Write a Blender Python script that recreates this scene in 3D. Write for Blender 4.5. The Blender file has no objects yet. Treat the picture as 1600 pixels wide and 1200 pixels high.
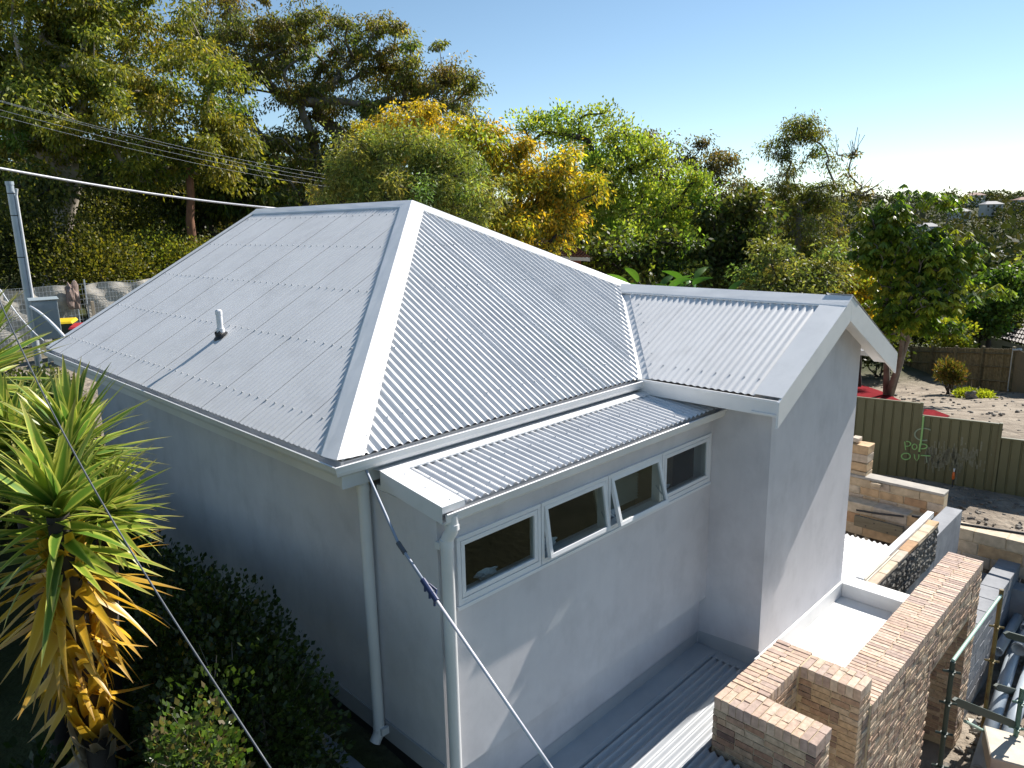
import bpy, math, random
import numpy as np
from mathutils import Matrix, Vector, Euler

random.seed(7)
RNG = np.random.default_rng(7)
SC = bpy.context.scene
COL = SC.collection

# ------------------------------------------------------------------ camera
CAM = np.array([-2.585, -4.322, 1.613])
YAW, PITCH, ROLL, FPX = math.radians(45.002), math.radians(12.495), math.radians(-1.145), 1142.337


def cam_basis():
    f = np.array([math.cos(YAW) * math.cos(PITCH), math.sin(YAW) * math.cos(PITCH), -math.sin(PITCH)])
    r = np.array([math.sin(YAW), -math.cos(YAW), 0.0])
    u = np.cross(r, f)
    c, s = math.cos(ROLL), math.sin(ROLL)
    return f, c * r + s * u, -s * r + c * u


CF, CR, CU = cam_basis()
cd = bpy.data.cameras.new("camera")
cam = bpy.data.objects.new("camera", cd)
COL.objects.link(cam)
cam.matrix_world = Matrix(((CR[0], CU[0], -CF[0], CAM[0]), (CR[1], CU[1], -CF[1], CAM[1]),
                           (CR[2], CU[2], -CF[2], CAM[2]), (0, 0, 0, 1)))
cd.sensor_width = 36.0
cd.lens = FPX / 1600 * 36
cd.clip_start = 0.05
cd.clip_end = 6000
SC.camera = cam

# ------------------------------------------------------------------ sky, sun, exposure
SUN_EL = math.radians(39.6)
SUN_AZ = math.radians(-5.6)          # direction towards the sun, angle from +X
to_sun = Vector((math.cos(SUN_AZ) * math.cos(SUN_EL), math.sin(SUN_AZ) * math.cos(SUN_EL), math.sin(SUN_EL)))
world = bpy.data.worlds.new("World")
SC.world = world
world.use_nodes = True
wn = world.node_tree
sky = wn.nodes.new("ShaderNodeTexSky")
sky.sky_type = 'NISHITA'
sky.sun_disc = False
sky.sun_elevation = SUN_EL
sky.sun_rotation = math.pi / 2 - SUN_AZ
sky.altitude = 1500
sky.air_density = 1.0
sky.dust_density = 0.0
sky.ozone_density = 1.0
hs = wn.nodes.new("ShaderNodeHueSaturation")     # the clear, saturated blue of this day, over the whole sky
hs.inputs["Saturation"].default_value = 1.0
hs.inputs["Hue"].default_value = 0.491
wn.links.new(sky.outputs[0], hs.inputs["Color"])
wn.links.new(hs.outputs[0], wn.nodes["Background"].inputs[0])
wn.nodes["Background"].inputs[1].default_value = 0.074
sl = bpy.data.lights.new("sun", 'SUN')
sl.energy = 5.0
sl.angle = math.radians(0.53)
sl.color = (1.0, 0.94, 0.86)
sun = bpy.data.objects.new("sun", sl)
COL.objects.link(sun)
sun.rotation_euler = (-to_sun).to_track_quat('-Z', 'Y').to_euler()
sun.location = (30, -6, 25)
SC.view_settings.view_transform = 'Standard'
SC.view_settings.look = 'None'
SC.view_settings.gamma = 1.0
SC.view_settings.exposure = 0.92
SC.view_settings.use_curve_mapping = False
try:
    SC.cycles.use_denoising = True
    SC.cycles.max_bounces = 8
    SC.cycles.transparent_max_bounces = 12
    SC.cycles.use_adaptive_sampling = True
    SC.cycles.adaptive_threshold = 0.015
except Exception:
    pass


def ray(px, py):
    return CF + CR * (px - 800) / FPX + CU * (600 - py) / FPX


def at(px, py, depth):
    """A point of the place seen in this direction, that many metres away along the view axis."""
    return CAM + ray(px, py) * depth


def on(px, py, axis, val):
    d = ray(px, py)
    return CAM + d * ((val - CAM[axis]) / d[axis])


# ------------------------------------------------------------------ materials
M = {}


def new_mat(name):
    m = bpy.data.materials.new(name)
    m.use_nodes = True
    M[name] = m
    nt = m.node_tree
    return m, nt, nt.nodes["Principled BSDF"]


def lk(nt, a, b):
    nt.links.new(a, b)


def surf(name, c1, c2=None, rough=0.6, scale=6.0, detail=6.0, bump=0.0, bscale=60.0, spec=0.5, metal=0.0,
         stretch=(1, 1, 1), c3=None, lo=0.35, hi=0.65, rvar=0.0, bdist=0.01):
    m, nt, b = new_mat(name)
    b.inputs["Roughness"].default_value = rough
    b.inputs["Metallic"].default_value = metal
    b.inputs["Specular IOR Level"].default_value = spec
    if c2 is None:
        c2 = tuple(x * 0.9 for x in c1)
    tc = nt.nodes.new("ShaderNodeTexCoord")
    mp = nt.nodes.new("ShaderNodeMapping")
    mp.inputs["Scale"].default_value = stretch
    lk(nt, tc.outputs["Object"], mp.inputs[0])
    n = nt.nodes.new("ShaderNodeTexNoise")
    n.inputs["Scale"].default_value = scale
    n.inputs["Detail"].default_value = detail
    n.inputs["Roughness"].default_value = 0.6
    lk(nt, mp.outputs[0], n.inputs["Vector"])
    r = nt.nodes.new("ShaderNodeValToRGB")
    r.color_ramp.elements[0].position = lo
    r.color_ramp.elements[0].color = (*c1, 1)
    r.color_ramp.elements[1].position = hi
    r.color_ramp.elements[1].color = (*c2, 1)
    if c3:
        e = r.color_ramp.elements.new((lo + hi) / 2)
        e.color = (*c3, 1)
    lk(nt, n.outputs["Fac"], r.inputs[0])
    lk(nt, r.outputs[0], b.inputs["Base Color"])
    if rvar:
        mr = nt.nodes.new("ShaderNodeMapRange")
        mr.inputs["To Min"].default_value = rough - rvar
        mr.inputs["To Max"].default_value = rough + rvar
        lk(nt, n.outputs["Fac"], mr.inputs["Value"])
        lk(nt, mr.outputs[0], b.inputs["Roughness"])
    if bump:
        n2 = nt.nodes.new("ShaderNodeTexNoise")
        n2.inputs["Scale"].default_value = bscale
        n2.inputs["Detail"].default_value = 4
        lk(nt, mp.outputs[0], n2.inputs["Vector"])
        bp = nt.nodes.new("ShaderNodeBump")
        bp.inputs["Strength"].default_value = bump
        bp.inputs["Distance"].default_value = bdist
        lk(nt, n2.outputs["Fac"], bp.inputs["Height"])
        lk(nt, bp.outputs[0], b.inputs["Normal"])
    return m


def leaf_mat(name, trans=0.4, rough=0.5, spec=0.35, tint=(1.25, 1.2, 0.5)):
    """Leaves: colour from the 'col' attribute, part of the light passes through."""
    m, nt, b = new_mat(name)
    a = nt.nodes.new("ShaderNodeAttribute")
    a.attribute_name = "col"
    b.inputs["Roughness"].default_value = rough
    b.inputs["Specular IOR Level"].default_value = spec
    lk(nt, a.outputs["Color"], b.inputs["Base Color"])
    t = nt.nodes.new("ShaderNodeBsdfTranslucent")
    mx = nt.nodes.new("ShaderNodeMix")
    mx.data_type = 'RGBA'
    mx.blend_type = 'MULTIPLY'
    mx.inputs[0].default_value = 1.0
    lk(nt, a.outputs["Color"], mx.inputs[6])
    mx.inputs[7].default_value = (*tint, 1)
    lk(nt, mx.outputs[2], t.inputs[0])
    ms = nt.nodes.new("ShaderNodeMixShader")
    ms.inputs[0].default_value = trans
    out = nt.nodes["Material Output"]
    lk(nt, b.outputs[0], ms.inputs[1])
    lk(nt, t.outputs[0], ms.inputs[2])
    lk(nt, ms.outputs[0], out.inputs[0])
    return m


def random_mat(name, stops, rough=0.85, noise=0.35, nscale=25.0, bump=0.3, bscale=80.0, attr=None, spec=0.3):
    """One colour per object (bricks, blocks, palings) with grain on top."""
    m, nt, b = new_mat(name)
    b.inputs["Roughness"].default_value = rough
    b.inputs["Specular IOR Level"].default_value = spec
    tc = nt.nodes.new("ShaderNodeTexCoord")
    if attr:
        s = nt.nodes.new("ShaderNodeAttribute")
        s.attribute_name = attr
        src = s.outputs["Fac"]
        vec = tc.outputs["Object"]
    else:
        s = nt.nodes.new("ShaderNodeObjectInfo")
        src = s.outputs["Random"]
        g = nt.nodes.new("ShaderNodeNewGeometry")
        vec = g.outputs["Position"]
    r = nt.nodes.new("ShaderNodeValToRGB")
    r.color_ramp.interpolation = 'CONSTANT' if len(stops) > 4 else 'LINEAR'
    el = r.color_ramp.elements
    el[0].position = 0
    el[0].color = (*stops[0], 1)
    el[1].position = (len(stops) - 1) / len(stops) if len(stops) > 4 else 1.0
    el[1].color = (*stops[-1], 1)
    for i, c in enumerate(stops[1:-1]):
        e = el.new((i + 1) / len(stops) if len(stops) > 4 else (i + 1) / (len(stops) - 1))
        e.color = (*c, 1)
    lk(nt, src, r.inputs[0])
    n = nt.nodes.new("ShaderNodeTexNoise")
    n.inputs["Scale"].default_value = nscale
    n.inputs["Detail"].default_value = 5
    lk(nt, vec, n.inputs["Vector"])
    mr = nt.nodes.new("ShaderNodeMapRange")
    mr.inputs["From Min"].default_value = 0.3
    mr.inputs["From Max"].default_value = 0.7
    mr.inputs["To Min"].default_value = 1 - noise
    mr.inputs["To Max"].default_value = 1 + noise
    lk(nt, n.outputs["Fac"], mr.inputs["Value"])
    mx = nt.nodes.new("ShaderNodeMix")
    mx.data_type = 'RGBA'
    mx.blend_type = 'MULTIPLY'
    mx.inputs[0].default_value = 1.0
    lk(nt, r.outputs[0], mx.inputs[6])
    lk(nt, mr.outputs[0], mx.inputs[7])
    lk(nt, mx.outputs[2], b.inputs["Base Color"])
    if bump:
        n2 = nt.nodes.new("ShaderNodeTexNoise")
        n2.inputs["Scale"].default_value = bscale
        lk(nt, vec, n2.inputs["Vector"])
        bp = nt.nodes.new("ShaderNodeBump")
        bp.inputs["Strength"].default_value = bump
        bp.inputs["Distance"].default_value = 0.01
        lk(nt, n2.outputs["Fac"], bp.inputs["Height"])
        lk(nt, bp.outputs[0], b.inputs["Normal"])
    return m


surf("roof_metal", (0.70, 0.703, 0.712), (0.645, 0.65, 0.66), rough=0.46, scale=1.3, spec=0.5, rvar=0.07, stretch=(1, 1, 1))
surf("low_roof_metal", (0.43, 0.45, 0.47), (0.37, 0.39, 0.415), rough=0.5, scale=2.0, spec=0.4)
surf("flashing", (0.74, 0.745, 0.75), (0.68, 0.69, 0.70), rough=0.33, scale=2.5, spec=0.5, bump=0.05, bscale=3.0, bdist=0.03)
surf("paint_white", (0.74, 0.74, 0.74), (0.66, 0.665, 0.67), rough=0.42, scale=2.0, spec=0.45)
surf("render", (0.66, 0.645, 0.665), (0.57, 0.557, 0.58), rough=0.92, scale=1.7, detail=9, bump=0.35, bscale=180.0, spec=0.2,
     bdist=0.004, lo=0.3, hi=0.72)
surf("render_plinth", (0.42, 0.42, 0.42), (0.35, 0.35, 0.36), rough=0.9, scale=2.2, detail=8, bump=0.35, bscale=160.0, spec=0.2, bdist=0.004)
def add_stains(name, amount, scale, stretch, lo=.48, hi=.72):
    """Broad damp patches and runs on a plastered or painted face."""
    nt = M[name].node_tree
    b = nt.nodes["Principled BSDF"]
    src = b.inputs["Base Color"].links[0].from_socket
    tc = nt.nodes.new("ShaderNodeTexCoord")
    mp = nt.nodes.new("ShaderNodeMapping")
    mp.inputs["Scale"].default_value = stretch
    lk(nt, tc.outputs["Object"], mp.inputs[0])
    n = nt.nodes.new("ShaderNodeTexNoise")
    n.inputs["Scale"].default_value = scale
    n.inputs["Detail"].default_value = 7
    n.inputs["Roughness"].default_value = 0.65
    lk(nt, mp.outputs[0], n.inputs["Vector"])
    mr = nt.nodes.new("ShaderNodeMapRange")
    mr.inputs["From Min"].default_value = lo
    mr.inputs["From Max"].default_value = hi
    mr.inputs["To Min"].default_value = 1.0
    mr.inputs["To Max"].default_value = 1.0 - amount
    lk(nt, n.outputs["Fac"], mr.inputs["Value"])
    mx = nt.nodes.new("ShaderNodeMix")
    mx.data_type = 'RGBA'
    mx.blend_type = 'MULTIPLY'
    mx.inputs[0].default_value = 1.0
    lk(nt, src, mx.inputs[6])
    lk(nt, mr.outputs[0], mx.inputs[7])
    lk(nt, mx.outputs[2], b.inputs["Base Color"])


add_stains("render", .13, 2.6, (1, 1, .8))
add_stains("render", .045, 6.0, (1, 1, .12), .5, .72)
add_stains("roof_metal", .10, 3.0, (1, 1, 1), .5, .72)
add_stains("roof_metal", .06, 26.0, (.06, 1, .06), .45, .7)
add_stains("flashing", .10, 4.0, (1, 1, 1), .52, .75)
surf("window_frame", (0.76, 0.77, 0.79), (0.71, 0.72, 0.74), rough=0.35, scale=3)
surf("membrane", (0.80, 0.80, 0.79), (0.73, 0.73, 0.72), rough=0.5, scale=2.4, detail=8, bump=0.1, bscale=12)
surf("screw", (0.50, 0.515, 0.54), (0.42, 0.44, 0.46), rough=0.4)
surf("black_rubber", (0.02, 0.02, 0.022), (0.03, 0.03, 0.03), rough=0.6)
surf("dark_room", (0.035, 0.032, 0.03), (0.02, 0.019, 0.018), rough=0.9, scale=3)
surf("pvc_grey", (0.46, 0.52, 0.58), (0.38, 0.44, 0.50), rough=0.33, scale=2.5, spec=0.5)
surf("galv", (0.45, 0.50, 0.55), (0.38, 0.43, 0.48), rough=0.42, metal=0.35, scale=5)
surf("box_grey", (0.27, 0.32, 0.35), (0.24, 0.29, 0.32), rough=0.5)
surf("blue_plastic", (0.025, 0.045, 0.13), (0.018, 0.03, 0.09), rough=0.4)
surf("dark_tape", (0.09, 0.10, 0.12), (0.06, 0.07, 0.08), rough=0.5)
surf("cable_sheath", (0.62, 0.62, 0.66), (0.52, 0.52, 0.58), rough=0.45)
surf("cable_blue", (0.30, 0.34, 0.41), (0.25, 0.29, 0.36), rough=0.45)
surf("olive_steel", (0.125, 0.122, 0.062), (0.105, 0.102, 0.05), rough=0.45, scale=1.2, spec=0.4)
surf("spray_green", (0.32, 0.55, 0.20), (0.24, 0.46, 0.15), rough=0.6, scale=40)
surf("spray_scuff", (0.19, 0.19, 0.14), (0.13, 0.13, 0.075), rough=0.6, scale=30)
surf("spray_pale", (0.30, 0.36, 0.26), (0.24, 0.29, 0.19), rough=0.6, scale=30)
surf("red_sheet", (0.20, 0.008, 0.014), (0.14, 0.006, 0.010), rough=0.95, scale=5, spec=0.05)
surf("scaffold_green", (0.10, 0.22, 0.18), (0.07, 0.15, 0.12), rough=0.45, scale=15)
surf("scaffold_mint", (0.36, 0.50, 0.44), (0.28, 0.42, 0.36), rough=0.4, scale=12)
surf("scaffold_dark", (0.02, 0.045, 0.04), (0.03, 0.05, 0.04), rough=0.5, scale=12)
surf("scaffold_rust", (0.16, 0.11, 0.035), (0.10, 0.06, 0.02), rough=0.7, scale=10, c3=(0.19, 0.15, 0.05))
surf("mortar", (0.56, 0.47, 0.32), (0.47, 0.39, 0.27), rough=0.95, scale=30, bump=0.4, bscale=120)
surf("concrete", (0.30, 0.31, 0.33), (0.21, 0.22, 0.24), rough=0.9, scale=3.5, detail=9, bump=0.2, bscale=60)
surf("stone_cap", (0.42, 0.39, 0.34), (0.33, 0.31, 0.28), rough=0.9, scale=5, bump=0.2, bscale=50)
surf("timber_sleeper", (0.21, 0.18, 0.12), (0.15, 0.125, 0.08), rough=0.85, scale=4, stretch=(1, 1, 8), bump=0.2)
surf("soil", (0.075, 0.055, 0.04), (0.035, 0.027, 0.02), rough=0.95, scale=5, bump=0.6, bscale=14, bdist=0.05)
surf("bark_grey", (0.21, 0.19, 0.165), (0.10, 0.085, 0.07), rough=0.9, scale=2.5, stretch=(1, 1, 0.35), bump=0.4, bscale=10)
surf("bark_pale", (0.42, 0.37, 0.31), (0.24, 0.20, 0.16), rough=0.85, scale=1.6, stretch=(1, 1, 0.4), bump=0.2, bscale=10)
surf("bark_dark", (0.055, 0.045, 0.038), (0.03, 0.024, 0.02), rough=0.95, scale=3, bump=0.4, bscale=10)
surf("bark_red", (0.22, 0.10, 0.05), (0.11, 0.05, 0.028), rough=0.9, scale=3, stretch=(1, 1, .5), bump=0.3)
surf("tile_dark", (0.06, 0.043, 0.04), (0.04, 0.03, 0.028), rough=0.7, scale=6)
surf("tile_red", (0.16, 0.075, 0.055), (0.10, 0.045, 0.035), rough=0.75, scale=9)
surf("brick_red", (0.27, 0.085, 0.045), (0.19, 0.06, 0.035), rough=0.9, scale=12)
surf("cream_wall", (0.42, 0.40, 0.33), (0.36, 0.34, 0.28), rough=0.9, scale=3)
surf("bin_green", (0.02, 0.04, 0.03), (0.015, 0.03, 0.022), rough=0.5)
surf("bin_yellow", (0.75, 0.52, 0.02), (0.66, 0.44, 0.015), rough=0.45)
surf("bin_red", (0.42, 0.03, 0.04), (0.34, 0.02, 0.03), rough=0.45)
surf("cloth_shade", (0.36, 0.34, 0.31), (0.26, 0.25, 0.225), rough=0.85, scale=2.2, c3=(0.45, 0.42, 0.37), bump=0.5, bscale=3, bdist=0.06)
surf("rag", (0.30, 0.22, 0.19), (0.22, 0.16, 0.14), rough=0.9, scale=8)
surf("path_stone", (0.56, 0.45, 0.33), (0.46, 0.36, 0.26), rough=0.9, scale=3, bump=0.2)
surf("orange_light", (0.75, 0.16, 0.02), (0.6, 0.12, 0.02), rough=0.4)
surf("pale_block", (0.62, 0.56, 0.47), (0.50, 0.45, 0.38), rough=0.9, scale=6, bump=0.2)
surf("carton", (0.27, 0.17, 0.09), (0.21, 0.13, 0.07), rough=0.85)
surf("plastic_white", (0.72, 0.73, 0.75), (0.62, 0.63, 0.66), rough=0.45)
surf("stone_grey", (0.22, 0.2, 0.17), (0.12, 0.11, 0.1), rough=0.95, scale=7, bump=.3)
surf("far_wall", (0.55, 0.54, 0.52), (0.45, 0.44, 0.42), rough=0.9)
surf("far_roof", (0.42, 0.42, 0.43), (0.30, 0.29, 0.29), rough=0.8)
surf("far_roof_red", (0.26, 0.13, 0.09), (0.2, 0.1, 0.07), rough=0.8)
surf("far_glass", (0.03, 0.04, 0.05), (0.02, 0.03, 0.04), rough=0.1)

BRT = [(0.5, 0.375, 0.295), (0.55, 0.43, 0.345), (0.46, 0.34, 0.27), (0.52, 0.41, 0.315), (0.43, 0.33, 0.28), (0.57, 0.46, 0.365), (0.48, 0.355, 0.28), (0.53, 0.39, 0.29), (0.38, 0.285, 0.24)]
random_mat("brick_top_sunlit", BRT, noise=0.2, nscale=22)  # paler palette: sunlight on the top faces put into the brick colour
BR = [(0.43, 0.31, 0.21), (0.5, 0.385, 0.275), (0.37, 0.25, 0.18), (0.29, 0.19, 0.14), (0.46, 0.335, 0.215), (0.17, 0.11, 0.09), (0.5, 0.4, 0.29), (0.35, 0.215, 0.145), (0.4, 0.3, 0.225), (0.12, 0.085, 0.075), (0.44, 0.345, 0.245)]
random_mat("brick", BR, noise=0.24, nscale=22)
BRJ = [(0.43, 0.32, 0.225), (0.48, 0.37, 0.27), (0.38, 0.27, 0.195), (0.33, 0.235, 0.175), (0.45, 0.335, 0.225), (0.27, 0.195, 0.155), (0.47, 0.375, 0.28), (0.36, 0.245, 0.175)]
random_mat("brick_joined", BRJ, noise=0.24, nscale=22, attr="rnd")
SS = [(0.50, 0.39, 0.26), (0.53, 0.43, 0.31), (0.46, 0.37, 0.28), (0.50, 0.345, 0.20), (0.47, 0.40, 0.32), (0.40, 0.25, 0.14),
      (0.54, 0.45, 0.33)]
random_mat("sandstone", SS, noise=0.2, nscale=9, bump=0.3, bscale=35)
random_mat("splitface", [(0.12, 0.115, 0.105), (0.15, 0.145, 0.13), (0.10, 0.097, 0.095)], noise=0.35, nscale=18, bump=1.0, bscale=22)
random_mat("paling", [(0.19, 0.155, 0.085), (0.24, 0.20, 0.12), (0.15, 0.125, 0.07)], noise=0.3, nscale=8, bump=0.2)
leaf_mat("leaf", 0.5)
leaf_mat("leaf_gloss", 0.46, rough=0.36, spec=0.5, tint=(1.1, 1.25, 0.5))
leaf_mat("leaf_far", 0.25, rough=0.7, spec=0.2)


def glass():
    m, nt, b = new_mat("glass")
    out = nt.nodes["Material Output"]
    t = nt.nodes.new("ShaderNodeBsdfTransparent")
    t.inputs[0].default_value = (0.82, 0.86, 0.85, 1)
    g = nt.nodes.new("ShaderNodeBsdfGlossy")
    g.inputs["Roughness"].default_value = 0.02
    lw = nt.nodes.new("ShaderNodeLayerWeight")
    lw.inputs[0].default_value = 0.5
    pw = nt.nodes.new("ShaderNodeMath")
    pw.operation = 'POWER'
    pw.inputs[1].default_value = 4.0
    lk(nt, lw.outputs["Facing"], pw.inputs[0])
    fr = nt.nodes.new("ShaderNodeMath")
    fr.operation = 'MULTIPLY_ADD'
    fr.inputs[1].default_value = 0.7
    fr.inputs[2].default_value = 0.035
    lk(nt, pw.outputs[0], fr.inputs[0])
    ms = nt.nodes.new("ShaderNodeMixShader")
    lk(nt, fr.outputs[0], ms.inputs[0])
    lk(nt, t.outputs[0], ms.inputs[1])
    lk(nt, g.outputs[0], ms.inputs[2])
    lk(nt, ms.outputs[0], out.inputs[0])


glass()


def sword_mat(name, mid, edge, tip):
    """Yucca leaf: paler margins along the blade, mapped on the leaf's own length and width (UV)."""
    m, nt, b = new_mat(name)
    b.inputs["Roughness"].default_value = 0.38
    b.inputs["Specular IOR Level"].default_value = 0.5
    uv = nt.nodes.new("ShaderNodeUVMap")
    sp = nt.nodes.new("ShaderNodeSeparateXYZ")
    lk(nt, uv.outputs[0], sp.inputs[0])
    w = nt.nodes.new("ShaderNodeMath")
    w.operation = 'SUBTRACT'
    w.inputs[1].default_value = 0.5
    lk(nt, sp.outputs[0], w.inputs[0])
    ab = nt.nodes.new("ShaderNodeMath")
    ab.operation = 'ABSOLUTE'
    lk(nt, w.outputs[0], ab.inputs[0])
    r = nt.nodes.new("ShaderNodeValToRGB")
    r.color_ramp.elements[0].position = 0.22
    r.color_ramp.elements[0].color = (*mid, 1)
    r.color_ramp.elements[1].position = 0.42
    r.color_ramp.elements[1].color = (*edge, 1)
    lk(nt, ab.outputs[0], r.inputs[0])
    r2 = nt.nodes.new("ShaderNodeValToRGB")
    r2.color_ramp.elements[0].position = 0.75
    r2.color_ramp.elements[0].color = (0, 0, 0, 1)
    r2.color_ramp.elements[1].position = 1.0
    r2.color_ramp.elements[1].color = (1, 1, 1, 1)
    lk(nt, sp.outputs[1], r2.inputs[0])
    mx = nt.nodes.new("ShaderNodeMix")
    mx.data_type = 'RGBA'
    lk(nt, r2.outputs[0], mx.inputs[0])
    lk(nt, r.outputs[0], mx.inputs[6])
    mx.inputs[7].default_value = (*tip, 1)
    oi = nt.nodes.new("ShaderNodeObjectInfo")
    mr = nt.nodes.new("ShaderNodeMapRange")
    mr.inputs["To Min"].default_value = 0.65
    mr.inputs["To Max"].default_value = 1.3
    lk(nt, oi.outputs["Random"], mr.inputs["Value"])
    mm = nt.nodes.new("ShaderNodeMix")
    mm.data_type = 'RGBA'
    mm.blend_type = 'MULTIPLY'
    mm.inputs[0].default_value = 1.0
    lk(nt, mx.outputs[2], mm.inputs[6])
    lk(nt, mr.outputs[0], mm.inputs[7])
    lk(nt, mm.outputs[2], b.inputs["Base Color"])
    t = nt.nodes.new("ShaderNodeBsdfTranslucent")
    lk(nt, mm.outputs[2], t.inputs[0])
    ms = nt.nodes.new("ShaderNodeMixShader")
    ms.inputs[0].default_value = 0.35
    lk(nt, b.outputs[0], ms.inputs[1])
    lk(nt, t.outputs[0], ms.inputs[2])
    lk(nt, ms.outputs[0], nt.nodes["Material Output"].inputs[0])


sword_mat("yucca_green", (0.10, 0.20, 0.026), (0.40, 0.45, 0.08), (0.30, 0.30, 0.09))
sword_mat("yucca_lime", (0.22, 0.31, 0.035), (0.52, 0.51, 0.09), (0.35, 0.30, 0.09))
sword_mat("yucca_gold", (0.62, 0.37, 0.025), (0.68, 0.44, 0.05), (0.38, 0.22, 0.06))
sword_mat("yucca_dead", (0.27, 0.21, 0.14), (0.34, 0.28, 0.20), (0.24, 0.19, 0.14))


def ground_mat():
    """Bare earth, drier and stonier on the building plot, grassy further out."""
    m, nt, b = new_mat("earth")
    b.inputs["Roughness"].default_value = 0.95
    b.inputs["Specular IOR Level"].default_value = 0.15
    tc = nt.nodes.new("ShaderNodeTexCoord")
    n = nt.nodes.new("ShaderNodeTexNoise")
    n.inputs["Scale"].default_value = 1.3
    n.inputs["Detail"].default_value = 10
    lk(nt, tc.outputs["Object"], n.inputs["Vector"])
    r = nt.nodes.new("ShaderNodeValToRGB")
    e = r.color_ramp.elements
    e[0].position, e[0].color = 0.30, (0.15, 0.125, 0.10, 1)
    e[1].position, e[1].color = 0.70, (0.34, 0.295, 0.24, 1)
    x = e.new(0.5)
    x.color = (0.26, 0.22, 0.175, 1)
    lk(nt, n.outputs["Fac"], r.inputs[0])
    at_ = nt.nodes.new("ShaderNodeAttribute")
    at_.attribute_name = "green"
    n3 = nt.nodes.new("ShaderNodeTexNoise")
    n3.inputs["Scale"].default_value = 0.35
    n3.inputs["Detail"].default_value = 8
    lk(nt, tc.outputs["Object"], n3.inputs["Vector"])
    r3 = nt.nodes.new("ShaderNodeValToRGB")
    r3.color_ramp.elements[0].color = (0.02, 0.03, 0.01, 1)
    r3.color_ramp.elements[1].color = (0.07, 0.075, 0.025, 1)
    lk(nt, n3.outputs["Fac"], r3.inputs[0])
    mx = nt.nodes.new("ShaderNodeMix")
    mx.data_type = 'RGBA'
    lk(nt, at_.outputs["Fac"], mx.inputs[0])
    lk(nt, r.outputs[0], mx.inputs[6])
    lk(nt, r3.outputs[0], mx.inputs[7])
    lk(nt, mx.outputs[2], b.inputs["Base Color"])
    n2 = nt.nodes.new("ShaderNodeTexNoise")
    n2.inputs["Scale"].default_value = 6
    n2.inputs["Detail"].default_value = 8
    lk(nt, tc.outputs["Object"], n2.inputs["Vector"])
    bp = nt.nodes.new("ShaderNodeBump")
    bp.inputs["Strength"].default_value = 0.8
    bp.inputs["Distance"].default_value = 0.12
    lk(nt, n2.outputs["Fac"], bp.inputs["Height"])
    lk(nt, bp.outputs[0], b.inputs["Normal"])


ground_mat()


# ------------------------------------------------------------------ mesh helpers
BASE = {}


def tag(o, label=None, cat=None, group=None, kind=None):
    if label:
        o["label"] = label
    if cat:
        o["category"] = cat
    if group:
        o["group"] = group
    if kind:
        o["kind"] = kind
    return o


def thing(name, label, cat, loc, group=None):
    o = bpy.data.objects.new(name, None)
    o.empty_display_size = 0.1
    o.location = [float(v) for v in loc]
    COL.objects.link(o)
    BASE[o] = Vector([float(v) for v in loc])
    return tag(o, label, cat, group)


def parent_to(o, p):
    if p is None:
        return o
    o.parent = p
    b = BASE.get(p, Vector((0, 0, 0)))
    o.matrix_parent_inverse = Matrix.Translation(-b)
    return o


def link_mesh(name, me, mat=None, parent=None):
    o = bpy.data.objects.new(name, me)
    COL.objects.link(o)
    if mat:
        me.materials.append(M[mat])
    return parent_to(o, parent)


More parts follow.
